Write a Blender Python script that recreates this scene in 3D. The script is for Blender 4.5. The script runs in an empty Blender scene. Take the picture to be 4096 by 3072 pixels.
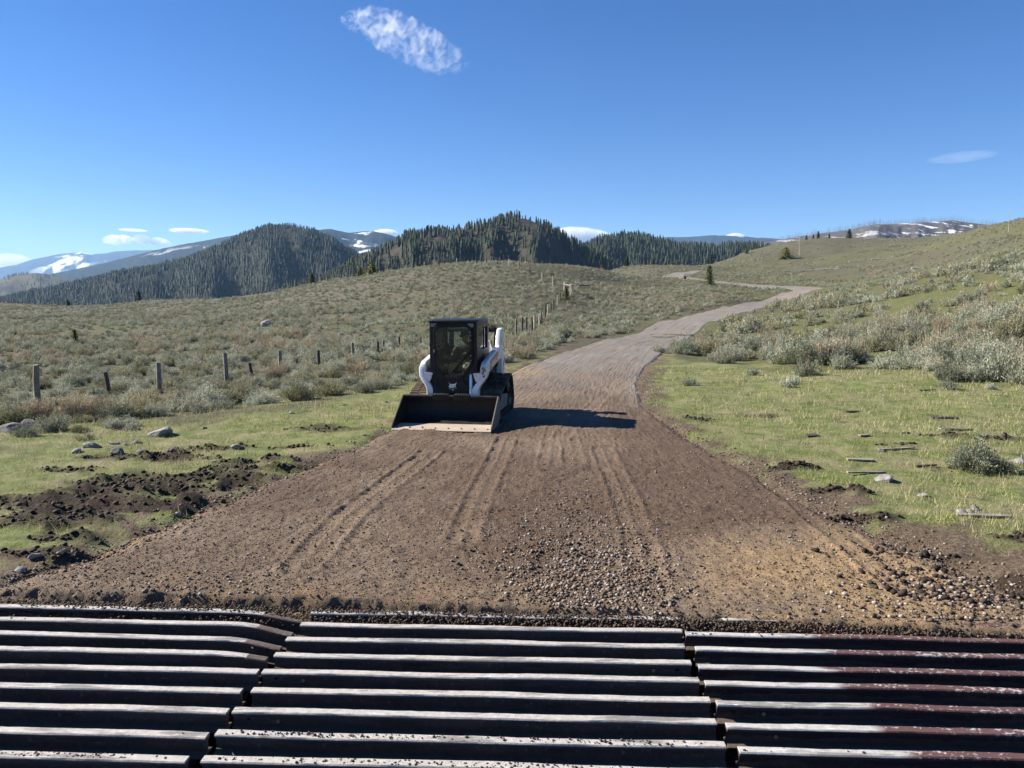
import bpy, bmesh, math, random
import numpy as np
from mathutils import Vector, Matrix, Euler
R = math.radians
random.seed(7); rng = np.random.default_rng(11)
scene = bpy.context.scene
COL = scene.collection

# ------------------------------------------------------------------ camera, sky, sun, exposure
CAM_H, FPX, PITCH = 2.43, 773.0, math.atan(84 / 773.0)
cam_data = bpy.data.cameras.new("camera")
cam_data.sensor_width = 36.0
cam_data.lens = 36.0 * FPX / 1024.0
cam_data.clip_start = 0.05
cam_data.clip_end = 90000.0
cam = bpy.data.objects.new("camera", cam_data)
COL.objects.link(cam)
cam.location = (0, 0, CAM_H)
cam.rotation_euler = (math.pi / 2 - PITCH, 0, 0)
scene.camera = cam

SUN_EL, SUN_A = R(33.0), R(14.0)          # sun to the left, a little beyond the loader
sun_vec = Vector((-math.cos(SUN_A) * math.cos(SUN_EL), math.sin(SUN_A) * math.cos(SUN_EL), math.sin(SUN_EL)))
world = bpy.data.worlds.new("World")
scene.world = world
world.use_nodes = True
wn = world.node_tree
sky = wn.nodes.new("ShaderNodeTexSky")
sky.sky_type = 'NISHITA'
sky.sun_disc = False
sky.sun_elevation = SUN_EL
sky.sun_rotation = math.atan2(sun_vec.x, sun_vec.y)
sky.altitude = 2200
sky.air_density = 1.0
sky.dust_density = 0.3
sky.ozone_density = 3.0
bg = wn.nodes["Background"]
bg.inputs["Strength"].default_value = 0.054
sat = wn.nodes.new("ShaderNodeHueSaturation")
sat.inputs["Saturation"].default_value = 1.32
sat.inputs["Hue"].default_value = 0.512
wn.links.new(sky.outputs[0], sat.inputs["Color"])
wn.links.new(sat.outputs[0], bg.inputs["Color"])

sl = bpy.data.lights.new("sun", 'SUN')
sl.energy = 5.0
sl.angle = R(0.53)
sl.color = (1.0, 0.93, 0.83)
sun = bpy.data.objects.new("sun", sl)
COL.objects.link(sun)
sun.rotation_euler = sun_vec.to_track_quat('Z', 'Y').to_euler()
sun.location = (-30, 10, 40)

vs = scene.view_settings
vs.view_transform = 'Standard'
vs.look = 'None'
vs.exposure = 1.36
vs.gamma = 1.0
vs.use_curve_mapping = False
scene.render.engine = 'CYCLES'
cy = scene.cycles
cy.use_denoising = True
cy.max_bounces = 6
cy.diffuse_bounces = 3
cy.glossy_bounces = 3
cy.transmission_bounces = 6
cy.transparent_max_bounces = 12
cy.volume_bounces = 3
cy.sample_clamp_indirect = 4.0

# ------------------------------------------------------------------ pixel <-> world helpers (photo at 1024 x 768)
SP, CP = math.sin(PITCH), math.cos(PITCH)
def P(px, py, d):
    """point seen at (px, py) that stands d metres ahead of the camera"""
    a, b = (px - 512) / FPX, (384 - py) / FPX
    dy, dz = b * SP + CP, b * CP - SP
    return Vector((a * d / dy, d, CAM_H + d * dz / dy))
def flat(px, py, z=0.0):
    """point on the level z seen at (px, py)"""
    b = (384 - py) / FPX
    dy, dz = b * SP + CP, b * CP - SP
    d = (z - CAM_H) * dy / dz
    return P(px, py, d)

# ------------------------------------------------------------------ noise
def _hash(ix, iy, seed):
    n = (ix.astype(np.int64) * 374761393 + iy.astype(np.int64) * 668265263 + seed * 1274126177) & 0xffffffff
    n = ((n ^ (n >> 13)) * 1274126177) & 0xffffffff
    n = ((n ^ (n >> 16)) * 2246822519) & 0xffffffff
    return ((n ^ (n >> 15)) & 0xffffffff) / 4294967295.0
def vnoise(x, y, seed=0):
    xi, yi = np.floor(x), np.floor(y)
    fx, fy = x - xi, y - yi
    fx = fx * fx * fx * (fx * (fx * 6 - 15) + 10); fy = fy * fy * fy * (fy * (fy * 6 - 15) + 10)
    a, b = _hash(xi, yi, seed), _hash(xi + 1, yi, seed)
    c, d = _hash(xi, yi + 1, seed), _hash(xi + 1, yi + 1, seed)
    return (a + (b - a) * fx) * (1 - fy) + (c + (d - c) * fx) * fy - 0.5
def fbm(x, y, octaves=4, seed=0, gain=0.5):
    x = np.asarray(x, float); y = np.asarray(y, float)
    s, amp = 0.0, 1.0
    ca, sa = math.cos(0.6), math.sin(0.6)
    for k in range(octaves):
        s = s + amp * vnoise(x, y, seed + k * 17)
        x, y = (x * ca - y * sa) * 2.03, (x * sa + y * ca) * 2.03
        amp *= gain
    return s
def sstep(a, b, x):
    t = np.clip((np.asarray(x, float) - a) / (b - a), 0, 1)
    return t * t * (3 - 2 * t)

# ------------------------------------------------------------------ object helpers
def tag(o, label=None, cat=None, group=None, kind=None):
    if label: o["label"] = label
    if cat: o["category"] = cat
    if group: o["group"] = group
    if kind: o["kind"] = kind
    return o
def empty(name, loc=(0, 0, 0), rz=0.0):
    o = bpy.data.objects.new(name, None)
    COL.objects.link(o)
    o.location = loc
    o.rotation_euler = (0, 0, rz)
    o.empty_display_size = 0.2
    return o
def np_mesh(name, V, F, mats=None, smooth=False, midx=None):
    """V (n,3) array; F (m,k) array of equal sized faces, or a list of such arrays"""
    me = bpy.data.meshes.new(name)
    V = np.ascontiguousarray(V, dtype=np.float32)
    Fs = F if isinstance(F, list) else [F]
    Fs = [np.asarray(f, dtype=np.int32) for f in Fs if len(f)]
    me.vertices.add(len(V)); me.vertices.foreach_set("co", V.ravel())
    nl = sum(f.size for f in Fs); nf = sum(len(f) for f in Fs)
    me.loops.add(nl); me.loops.foreach_set("vertex_index", np.concatenate([f.ravel() for f in Fs]))
    tot = np.concatenate([np.full(len(f), f.shape[1], np.int32) for f in Fs])
    start = np.concatenate([[0], np.cumsum(tot)[:-1]]).astype(np.int32)
    me.polygons.add(nf)
    me.polygons.foreach_set("loop_start", start)
    me.polygons.foreach_set("loop_total", tot)
    if smooth: me.polygons.foreach_set("use_smooth", np.ones(nf, bool))
    if midx is not None: me.polygons.foreach_set("material_index", np.asarray(midx, np.int32))
    for m in (mats if isinstance(mats, (list, tuple)) else [mats] if mats else []):
        me.materials.append(m)
    me.update(calc_edges=True)
    return me
def add_obj(name, me, parent=None, loc=None, rot=None, scl=None):
    o = bpy.data.objects.new(name, me)
    COL.objects.link(o)
    if parent: o.parent = parent
    if loc is not None: o.location = loc
    if rot is not None: o.rotation_euler = rot
    if scl is not None: o.scale = scl
    return o
def attr_f(me, name, vals):
    a = me.attributes.new(name, 'FLOAT', 'POINT')
    a.data.foreach_set("value", np.asarray(vals, np.float32))
def grid_faces(nr, nc):
    i = np.arange(nr - 1)[:, None] * nc + np.arange(nc - 1)[None, :]
    i = i.ravel()
    return np.stack([i, i + 1, i + nc + 1, i + nc], 1)

class MB:
    """collects shapes of one part"""
    def __init__(s): s.v, s.f = [], []
    def add(s, vs, fs):
        b = len(s.v); s.v += [tuple(v) for v in vs]; s.f += [tuple(b + i for i in f) for f in fs]; return s
    def box(s, x0, x1, y0, y1, z0, z1, M=None):
        vs = [Vector(p) for p in ((x0,y0,z0),(x1,y0,z0),(x1,y1,z0),(x0,y1,z0),(x0,y0,z1),(x1,y0,z1),(x1,y1,z1),(x0,y1,z1))]
        if M: vs = [M @ v for v in vs]
        return s.add(vs, [(0,3,2,1),(4,5,6,7),(0,1,5,4),(1,2,6,5),(2,3,7,6),(3,0,4,7)])
    def tube(s, a, b, r0, r1=None, n=12, caps=True):
        a, b = Vector(a), Vector(b); r1 = r0 if r1 is None else r1
        q = (b - a).to_track_quat('Z', 'Y')
        vs = []
        for c, r in ((a, r0), (b, r1)):
            vs += [c + q @ Vector((r*math.cos(2*math.pi*i/n), r*math.sin(2*math.pi*i/n), 0)) for i in range(n)]
        fs = [(i, (i+1) % n, n + (i+1) % n, n + i) for i in range(n)]
        if caps: fs += [tuple(range(n-1, -1, -1)), tuple(range(n, 2*n))]
        return s.add(vs, fs)
    def path(s, pts, r, n=8):
        """tube along a polyline; r number or list"""
        pts = [Vector(p) for p in pts]; rs = r if isinstance(r, (list, tuple)) else [r]*len(pts)
        vs = []
        up = None
        for k, p in enumerate(pts):
            t = (pts[min(k+1, len(pts)-1)] - pts[max(k-1, 0)]).normalized()
            if up is None: up = t.orthogonal().normalized()
            up = (up - t * up.dot(t)); up = up.normalized() if up.length > 1e-6 else t.orthogonal().normalized()
            w = t.cross(up)
            vs += [p + (up*math.cos(2*math.pi*i/n) + w*math.sin(2*math.pi*i/n))*rs[k] for i in range(n)]
        fs = []
        for k in range(len(pts)-1):
            b = k*n
            fs += [(b+i, b+(i+1) % n, b+n+(i+1) % n, b+n+i) for i in range(n)]
        fs += [tuple(range(n-1, -1, -1)), tuple(range((len(pts)-1)*n, len(pts)*n))]
        return s.add(vs, fs)
    def prism(s, poly, axis, a, b):
        """extrude a 2-D outline along axis x ((y,z) outline), y ((x,z)) or z ((x,y))"""
        mk = {'x': lambda p, h: (h, p[0], p[1]), 'y': lambda p, h: (p[0], h, p[1]), 'z': lambda p, h: (p[0], p[1], h)}[axis]
        n = len(poly)
        vs = [mk(p, a) for p in poly] + [mk(p, b) for p in poly]
        fs = [tuple(range(n)), tuple(range(2*n-1, n-1, -1))] + [(i, n+i, n+(i+1) % n, (i+1) % n) for i in range(n)]
        return s.add(vs, fs)
    def ring(s, outer, inner, axis, a, b, n=48):
        """plate with a hole, both outlines star-shaped about the hole's middle"""
        c = np.mean(np.array(inner), 0)
        def hit(poly, ang):
            dx, dy = math.cos(ang), math.sin(ang); best = None
            for i in range(len(poly)):
                p, q = np.array(poly[i]) - c, np.array(poly[(i+1) % len(poly)]) - c
                e = q - p; den = dx*e[1] - dy*e[0]
                if abs(den) < 1e-9: continue
                t = (p[0]*e[1] - p[1]*e[0]) / den; u = (p[0]*dy - p[1]*dx) / den
                if t > 0 and -1e-6 <= u <= 1+1e-6: best = t if best is None else max(best, t)
            return (c[0] + dx*best, c[1] + dy*best)
        angs = sorted(set([round(2*math.pi*i/n, 5) for i in range(n)] +
               [round(math.atan2(p[1]-c[1], p[0]-c[0]) % (2*math.pi), 5) for p in list(outer)+list(inner)]))
        m = len(angs)
        O, I = [hit(outer, t) for t in angs], [hit(inner, t) for t in angs]
        mk = {'x': lambda p, h: (h, p[0], p[1]), 'y': lambda p, h: (p[0], h, p[1]), 'z': lambda p, h: (p[0], p[1], h)}[axis]
        vs = [mk(p, a) for p in O] + [mk(p, a) for p in I] + [mk(p, b) for p in O] + [mk(p, b) for p in I]
        fs = []
        for i in range(m):
            j = (i+1) % m
            fs += [(i, j, m+j, m+i), (2*m+i, 3*m+i, 3*m+j, 2*m+j), (i, 2*m+i, 2*m+j, j), (m+i, m+j, 3*m+j, 3*m+i)]
        return s.add(vs, fs)
    def xform(s, M):
        s.v = [tuple(M @ Vector(v)) for v in s.v]; return s
    def mesh(s, name, mat, bevel=0.0, smooth=False, seg=2):
        bm = bmesh.new()
        vs = [bm.verts.new(v) for v in s.v]
        for f in s.f:
            try: bm.faces.new([vs[i] for i in f])
            except ValueError: pass
        bmesh.ops.remove_doubles(bm, verts=bm.verts, dist=1e-5)
        bmesh.ops.recalc_face_normals(bm, faces=bm.faces)
        if bevel > 0:
            es = [e for e in bm.edges if len(e.link_faces) == 2 and e.calc_face_angle(0) > 0.5]
            bmesh.ops.bevel(bm, geom=es, offset=bevel, segments=seg, affect='EDGES', profile=0.5, clamp_overlap=True)
        me = bpy.data.meshes.new(name)
        bm.to_mesh(me); bm.free()
        for m in (mat if isinstance(mat, (list, tuple)) else [mat]): me.materials.append(m)
        if smooth:
            for p in me.polygons: p.use_smooth = True
            try: me.set_sharp_from_angle(angle=R(38))
            except Exception: pass
        return me
    def build(s, name, mat, parent=None, bevel=0.0, smooth=False, seg=2, loc=None, rot=None):
        return add_obj(name, s.mesh(name, mat, bevel, smooth, seg), parent, loc, rot)

# ------------------------------------------------------------------ materials
def new_mat(name):
    m = bpy.data.materials.new(name); m.use_nodes = True
    nt = m.node_tree; b = nt.nodes["Principled BSDF"]
    return m, nt, b
def N(nt, t, **kw):
    n = nt.nodes.new(t)
    for k, v in kw.items():
        if k in n.inputs: n.inputs[k].default_value = v
        else: setattr(n, k, v)
    return n
def L(nt, a, b): nt.links.new(a, b)
def noise(nt, scale, detail=4, rough=0.6, vec=None, dist=0.0):
    n = N(nt, "ShaderNodeTexNoise"); n.inputs["Scale"].default_value = scale
    n.inputs["Detail"].default_value = detail; n.inputs["Roughness"].default_value = rough; n.inputs["Distortion"].default_value = dist
    if vec is not None: L(nt, vec, n.inputs["Vector"])
    return n.outputs["Fac"]
def ramp(nt, fac, stops, interp='LINEAR'):
    r = N(nt, "ShaderNodeValToRGB"); r.color_ramp.interpolation = interp
    el = r.color_ramp.elements
    while len(el) < len(stops): el.new(0.5)
    for e, (p, c) in zip(el, stops):
        e.position = p; e.color = (*c, 1) if len(c) == 3 else c
    L(nt, fac, r.inputs["Fac"]); return r.outputs["Color"]
def mix(nt, fac, a, b, mode='MIX'):
    m = N(nt, "ShaderNodeMix"); m.data_type = 'RGBA'; m.blend_type = mode
    for s, v in ((0, fac), (6, a), (7, b)):
        if hasattr(v, "is_linked") or isinstance(v, bpy.types.NodeSocket): L(nt, v, m.inputs[s])
        else: m.inputs[s].default_value = v if s == 0 else ((*v, 1) if len(v) == 3 else v)
    return m.outputs[2]
def math_(nt, op, a, b=None, clamp=False):
    m = N(nt, "ShaderNodeMath"); m.operation = op; m.use_clamp = clamp
    for i, v in ((0, a), (1, b)):
        if v is None: continue
        if isinstance(v, bpy.types.NodeSocket): L(nt, v, m.inputs[i])
        else: m.inputs[i].default_value = v
    return m.outputs[0]
def maprange(nt, v, a, b, c=0.0, d=1.0):
    m = N(nt, "ShaderNodeMapRange"); L(nt, v, m.inputs[0])
    for i, k in ((1, a), (2, b), (3, c), (4, d)): m.inputs[i].default_value = k
    return m.outputs[0]
def bump(nt, bsdf, h, strength=0.4, dist=0.02):
    b = N(nt, "ShaderNodeBump"); b.inputs["Strength"].default_value = strength; b.inputs["Distance"].default_value = dist
    L(nt, h, b.inputs["Height"]); L(nt, b.outputs[0], bsdf.inputs["Normal"])
def attr(nt, name):
    a = N(nt, "ShaderNodeAttribute"); a.attribute_name = name; return a.outputs["Fac"]
def pos(nt): return N(nt, "ShaderNodeNewGeometry").outputs["Position"]
def objco(nt): return N(nt, "ShaderNodeTexCoord").outputs["Object"]
def plain(name, col, rough=0.6, metal=0.0, var=0.25, scale=6.0, bmp=0.0, spec=0.5, obj=True):
    m, nt, b = new_mat(name)
    v = objco(nt) if obj else pos(nt)
    f = noise(nt, scale, 5, 0.65, v)
    lo = tuple(c * (1 - var) for c in col); hi = tuple(min(1, c * (1 + var)) for c in col)
    L(nt, ramp(nt, f, [(0.3, lo), (0.7, hi)]), b.inputs["Base Color"])
    b.inputs["Roughness"].default_value = rough; b.inputs["Metallic"].default_value = metal
    b.inputs["Specular IOR Level"].default_value = spec
    if bmp: bump(nt, b, noise(nt, scale * 6, 4, 0.6, v), bmp, 0.01)
    return m
# ------------------------------------------------------------------ terrain heights
def pxa(x, y): return 512 + FPX * x / y
CTRL = []
def c(px, d, z=None, py=None):
    if py is not None:
        p = P(px, py, d); CTRL.append((pxa(p.x, d), d, p.z))
    else: CTRL.append((px, d, z))
for _px in (-400, -100, 100, 300, 512, 700, 900, 1124, 1424):
    for _d in (1.5, 4, 6, 9): c(_px, _d, 0.0)
for _px in (300, 512, 700, 900): c(_px, 14, 0.0)
for px_, lst in {
    -300: [(14, -.05), (20, -.2), (60, -.8), (150, -.5), (250, .5), (350, -6), (600, -25)],
    0: [(14, -.05), (20, -.25), (30, -.45), (60, -.7), (100, -.8), (160, -.3), (250, .85), (350, -6), (600, -25)],
    40: [(245, .1)],
    90: [(240, .3)],
    150: [(20, -.2), (30, -.4), (60, -.6), (100, -.6), (160, .3), (230, 1.8), (330, -4), (600, -22)],
    256: [(20, -.1), (30, -.3), (60, -.4), (100, .2), (150, 1.85), (195, 3.6), (290, -1), (600, -20)],
    325: [(27, -.2), (50, -.4), (80, .1), (120, 2.1), (165, 5.95), (240, 3), (600, -18)],
    384: [(20, 0), (27, -.1), (50, -.35), (80, .3)],
    486: [(20, 0), (27, 0), (45, -.1), (70, .8)],
    560: [(20, 0), (30, 0), (50, .3)],
    605: [(41, 0)],
    640: [(25, 0), (45, 0)],
    803: [(14, 0), (30, 0), (50, .2), (80, 1.0)],
    850: [(25, .1), (40, .4), (60, .9), (90, 2.4)],
    900: [(25, .15), (38, .5), (52, 1.1), (75, 2.5)],
    960: [(25, .15), (40, .9), (60, 2.2)],
    1024: [(19, .05), (25, .2), (36, 1.1), (60, 3.4), (90, 7), (140, 13.4), (300, 30), (600, 34)],
    1150: [(25, .3), (60, 4.5), (140, 18), (250, 34), (600, 45)],
    1424: [(25, .4), (60, 5), (140, 20), (250, 38), (600, 50)]}.items():
    for d_, z_ in lst: c(px_, d_, z_)
for a in [(384,110,297),(384,140,278),(384,155,271.5),(418,150,267.6),(441,148,265.5),(486,100,293),(486,130,270),(486,146,262.5),
          (525,146,264.5),(560,60,330),(560,90,307),(560,120,286),(560,150,268.6),(593,165,270.3),(605,70,325),(605,110,300),(605,150,281),(605,180,272.2),
          (628,310,266.5),(655,315,267.2),(686,320,267),(709,330,265),(640,80,318),(640,120,298),(640,160,284),(640,200,277),(640,250,271.5),
          (680,69,327),(715,90,313),(768,125,303),(806,150,290),(768,165,286),(720,180,281.5),(690,190,279),(672,205,276),(690,225,273),(705,245,271),(735,280,268.5),
          (720,130,295),(743,300,262),(743,380,254),(768,200,278),(768,300,259),(768,400,248),(803,120,298),(803,200,274),(803,300,254),(803,400,241),
          (850,130,288),(850,170,279),(850,250,262),(850,400,238.5),(900,115,280),(900,200,259),(900,380,239.3),(942,330,236.5),
          (960,90,274),(960,150,258),(960,300,237),(965,320,232.5),(988,260,227),(1024,205,220)]:
    c(a[0], a[1], py=a[2])
for a in [(384,230,4),(384,600,-16),(486,220,5),(486,600,-14),(560,235,5.5),(560,600,-12),(605,245,7),(640,450,4),(640,600,-6),(700,450,8),(743,500,20),(768,550,22),(803,550,24),(850,550,27),(900,550,29),(960,550,31)]:
    c(*a)
CT = np.array(CTRL)
def _uv(px, d): return np.clip(px, -400, 1424) / 150.0, 2.1 * np.log(np.clip(d, 1.5, 620))
def _fit():
    u, v = _uv(CT[:, 0], CT[:, 1]); e = CT[:, 2] / CT[:, 1]
    r2 = (u[:, None] - u) ** 2 + (v[:, None] - v) ** 2
    K = 0.5 * r2 * np.log(r2 + 1e-9) + np.eye(len(u)) * 0.003
    Pm = np.stack([np.ones_like(u), u, v], 1); n = len(u)
    A = np.zeros((n + 3, n + 3)); A[:n, :n] = K; A[:n, n:] = Pm; A[n:, :n] = Pm.T
    return u, v, np.linalg.solve(A, np.concatenate([e, np.zeros(3)]))
_cu, _cv, _w = _fit()
def base_height(x, y):
    x = np.atleast_1d(np.asarray(x, float)); y = np.atleast_1d(np.asarray(y, float))
    out = np.zeros(len(x)); yy = np.maximum(y, 1.5)
    for s in range(0, len(x), 40000):
        sl_ = slice(s, s + 40000)
        u, v = _uv(512 + FPX * x[sl_] / yy[sl_], yy[sl_])
        r2 = (u[:, None] - _cu) ** 2 + (v[:, None] - _cv) ** 2
        e = (0.5 * r2 * np.log(r2 + 1e-9)) @ _w[:-3] + _w[-3] + _w[-2] * u + _w[-1] * v
        z = e * np.minimum(yy[sl_], 620)
        out[sl_] = z * sstep(8.5, 13, yy[sl_])
    far = sstep(620, 1500, y)
    out = out * (1 - far) + (-34) * far
    return out

# ------------------------------------------------------------------ road centre line
RC = np.array([(0, 5.735, 4.9), (.05, 7, 4.3), (.05, 9, 3.85), (.25, 11, 3.42), (.52, 14.4, 2.8), (1.1, 18.7, 2.25), (2.2, 25.7, 2.3),
      (3.8, 32.5, 2.4), (6.8, 43, 2.5), (15, 69, 2.5), (23.6, 90, 2.6), (41.4, 125, 2.9), (53, 144, 3.0), (58.2, 153, 3.0), (59, 161, 3.0), (54.5, 168, 3.0), (48.4, 180, 3.0),
      (43.8, 191, 3.0), (42.0, 205, 3.2), (45.6, 217, 3.0), (52.5, 229, 3.0), (61.4, 247, 3.0), (67, 258, 2.6)])
def catmull(pts, step_fn):
    out = []
    n = len(pts)
    for i in range(n - 1):
        p0, p1, p2, p3 = pts[max(i-1, 0)], pts[i], pts[i+1], pts[min(i+2, n-1)]
        ln = np.linalg.norm(p2[:2] - p1[:2]); k = max(2, int(ln / step_fn(p1[1])))
        for j in range(k):
            t = j / k; t2, t3 = t*t, t*t*t
            # centripetal-like damping of tangents by segment length
            m1 = (p2 - p0) * ln / max(1e-6, np.linalg.norm(p2[:2]-p1[:2]) + np.linalg.norm(p1[:2]-p0[:2]))
            m2 = (p3 - p1) * ln / max(1e-6, np.linalg.norm(p3[:2]-p2[:2]) + np.linalg.norm(p2[:2]-p1[:2]))
            out.append((2*t3-3*t2+1)*p1 + (t3-2*t2+t)*m1 + (-2*t3+3*t2)*p2 + (t3-t2)*m2)
    out.append(pts[-1])
    return np.array(out)
ROAD = catmull(RC, lambda y: np.clip(y * y / 1875 * 1.35, 0.022, 1.2))
ROADC = catmull(RC, lambda y: np.clip(y * 0.03, 0.3, 2.0))
def road_dist(x, y):
    """distance from the road's edge (negative inside)"""
    x = np.atleast_1d(np.asarray(x, float)); y = np.atleast_1d(np.asarray(y, float))
    out = np.full(len(x), 1e3)
    idx = np.nonzero((y > 4) & (y < 345))[0]
    for s in range(0, len(idx), 20000):
        k = idx[s:s+20000]
        dd = np.hypot(x[k][:, None] - ROADC[:, 0], y[k][:, None] - ROADC[:, 1]) - ROADC[:, 2]
        out[k] = dd.min(1)
    return out

# bare earth patches in the grass: (px, py, rx, ry metres, strength)
SOIL = [(75, 505, 2.0, .55, 1), (150, 492, 1.2, .4, 1), (30, 520, 1.2, .4, .9), (165, 458, 1.15, .35, 1), (215, 447, .8, .25, .8), (60, 540, .7, .22, .8), (130, 480, .9, .3, .8),
        (325, 430, .75, .4, .75), (250, 462, .9, .3, .75), (80, 470, .6, .2, .6), (200, 480, .9, .3, .9), (240, 470, .8, .25, .8), (295, 448, .6, .2, .7), (45, 555, .5, .16, .8),
        (790, 470, .5, .2, 1), (845, 492, .45, .2, 1), (950, 585, 1.1, .4, 1), (1000, 600, 1.0, .4, 1), (905, 555, .7, .25, .9), (1015, 540, .3, .14, .7), (870, 520, .5, .22, .9),
        (760, 415, .5, .25, .6), (940, 437, .4, .15, .7), (975, 470, .5, .15, .6), (1000, 440, .6, .16, .5), (700, 418, .45, .22, .6), (900, 445, .4, .1, .4)]
SOILW = [(flat(a, b).x, flat(a, b).y, rx, ry, s) for a, b, rx, ry, s in SOIL]
def soil(x, y):
    x = np.asarray(x, float); y = np.asarray(y, float)
    out = np.zeros_like(x)
    near = y < 28
    if not near.any(): return out
    xn, yn = x[near], y[near]; o = np.zeros_like(xn)
    w = fbm(xn * 1.7, yn * 1.7, 4, 91) * 0.9
    for cx, cy_, rx, ry, s in SOILW:
        q = np.sqrt(((xn - cx) / rx) ** 2 + ((yn - cy_) / ry) ** 2)
        o = np.maximum(o, s * sstep(1.15, 0.65, q + w))
    out[near] = o
    return out
GUARD_Y0, GUARD_Y1 = 3.1, 5.93
def height(x, y, fine=True):
    x = np.atleast_1d(np.asarray(x, float)); y = np.atleast_1d(np.asarray(y, float))
    z = base_height(x, y)
    z = z + fbm(x / 14.0, y / 14.0, 3, 5) * 0.5 * sstep(24, 70, y) * (1 + 1.2 * sstep(120, 260, y))
    z = z + fbm(x / 2.2, y / 2.2, 3, 8) * 0.11 * sstep(8, 18, y)
    if fine:
        so = soil(x, y)
        n = np.asarray(y) < 32
        d = np.zeros_like(z)
        d[n] = fbm(x[n] / .28, y[n] / .28, 4, 21) * (.03 + .12 * so[n]) + so[n] * (.02 + .05 * fbm(x[n] / .7, y[n] / .7, 2, 33))
        z = z + d
    return z
LEFT_D = ([-400, 0, 100, 190, 300, 420, 500, 560, 620], [12, 14.6, 15.4, 16.8, 18.5, 21.8, 26, 34, 46])
RIGHT_D = ([620, 660, 680, 790, 900, 960, 1024, 1100, 1424], [46, 40, 33, 27.5, 25.5, 22.0, 20.5, 18, 15])
def sage_zone(x, y):
    """how far (m) a point lies beyond the near edge of the sagebrush"""
    px = 512 + FPX * np.asarray(x) / np.maximum(y, 1.5)
    dl = np.where(px < 620, np.interp(px, *LEFT_D), np.interp(px, *RIGHT_D))
    return y - dl

# ------------------------------------------------------------------ materials of the land
def ground_material():
    m, nt, b = new_mat("ground_soil_and_turf")
    p = pos(nt)
    lawn, so, green, bare = attr(nt, "lawn"), attr(nt, "soil"), attr(nt, "green"), attr(nt, "bare")
    n1, n2, n3 = noise(nt, 0.35, 6, 0.65, p), noise(nt, 3.5, 6, 0.7, p), noise(nt, 22, 5, 0.7, p)
    turf = ramp(nt, n2, [(.28, (.07, .085, .026)), (.45, (.125, .15, .046)), (.6, (.17, .19, .068)), (.75, (.26, .24, .12))])
    turf = mix(nt, maprange(nt, noise(nt, 1.1, 6, .7, p), .44, .64), turf, (.235, .21, .115))
    turf = mix(nt, maprange(nt, noise(nt, .8, 5, .7, p), .56, .70), turf, (.075, .10, .03))
    range_ = ramp(nt, n2, [(.25, (.045, .043, .027)), (.45, (.082, .078, .048)), (.62, (.125, .115, .073)), (.78, (.18, .16, .108))])
    greener = ramp(nt, n2, [(.25, (.052, .058, .02)), (.5, (.105, .112, .042)), (.75, (.165, .16, .08))])
    col = mix(nt, green, range_, greener)
    col = mix(nt, math_(nt, 'MULTIPLY', bare, maprange(nt, n1, .35, .6)), col, mix(nt, n3, (.07, .062, .046), (.15, .135, .1)))
    col = mix(nt, lawn, col, turf)
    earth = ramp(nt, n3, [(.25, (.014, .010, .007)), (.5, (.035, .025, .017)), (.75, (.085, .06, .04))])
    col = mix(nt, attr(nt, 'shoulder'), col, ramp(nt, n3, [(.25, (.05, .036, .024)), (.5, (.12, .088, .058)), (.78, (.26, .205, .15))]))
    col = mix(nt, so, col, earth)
    L(nt, col, b.inputs["Base Color"])
    b.inputs["Roughness"].default_value = 0.95; b.inputs["Specular IOR Level"].default_value = 0.15
    bump(nt, b, math_(nt, 'ADD', n3, n2), 0.9, 0.05)
    return m
def road_material():
    m, nt, b = new_mat("road_dirt_and_gravel")
    p = pos(nt)
    wet, sand, far, track = attr(nt, "wet"), attr(nt, "sand"), attr(nt, "far"), attr(nt, "track")
    n2, n3, n4 = noise(nt, 2.2, 6, 0.7, p), noise(nt, 26, 6, 0.75, p), noise(nt, 90, 3, 0.7, p)
    vo = N(nt, "ShaderNodeTexVoronoi"); vo.inputs["Scale"].default_value = 42; L(nt, p, vo.inputs["Vector"])
    base = ramp(nt, n3, [(.2, (.080, .057, .039)), (.45, (.155, .114, .079)), (.62, (.222, .168, .12)), (.82, (.345, .28, .21))])
    damp = ramp(nt, n3, [(.25, (.05, .033, .022)), (.5, (.105, .071, .047)), (.8, (.2, .142, .1))])
    sandc = ramp(nt, n3, [(.25, (.17, .112, .058)), (.5, (.27, .185, .10)), (.8, (.40, .30, .18))])
    grav = ramp(nt, n3, [(.25, (.125, .110, .093)), (.5, (.20, .18, .156)), (.8, (.30, .278, .25))])
    col = mix(nt, maprange(nt, math_(nt, 'ADD', wet, math_(nt, 'MULTIPLY', math_(nt, 'SUBTRACT', n2, .5), .8)), .3, .75), base, damp)
    col = mix(nt, maprange(nt, math_(nt, 'ADD', sand, math_(nt, 'MULTIPLY', math_(nt, 'SUBTRACT', n2, .5), .9)), .35, .8), col, sandc)
    col = mix(nt, far, col, grav)
    col = mix(nt, math_(nt, 'MULTIPLY', track, .3), col, mix(nt, n3, (.16, .115, .075), (.26, .195, .135)))
    st = maprange(nt, vo.outputs["Distance"], .0, .5, 1.12, .85)
    col = mix(nt, .6, col, mix(nt, 1.0, col, N(nt, "ShaderNodeCombineColor").outputs[0], 'MIX'), 'MIX') if False else col
    L(nt, col, b.inputs["Base Color"])
    b.inputs["Roughness"].default_value = 0.93; b.inputs["Specular IOR Level"].default_value = 0.2
    bump(nt, b, math_(nt, 'ADD', n3, math_(nt, 'MULTIPLY', n4, .5)), 0.8, 0.025)
    return m
M_GROUND = ground_material()
M_ROAD = road_material()

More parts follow.
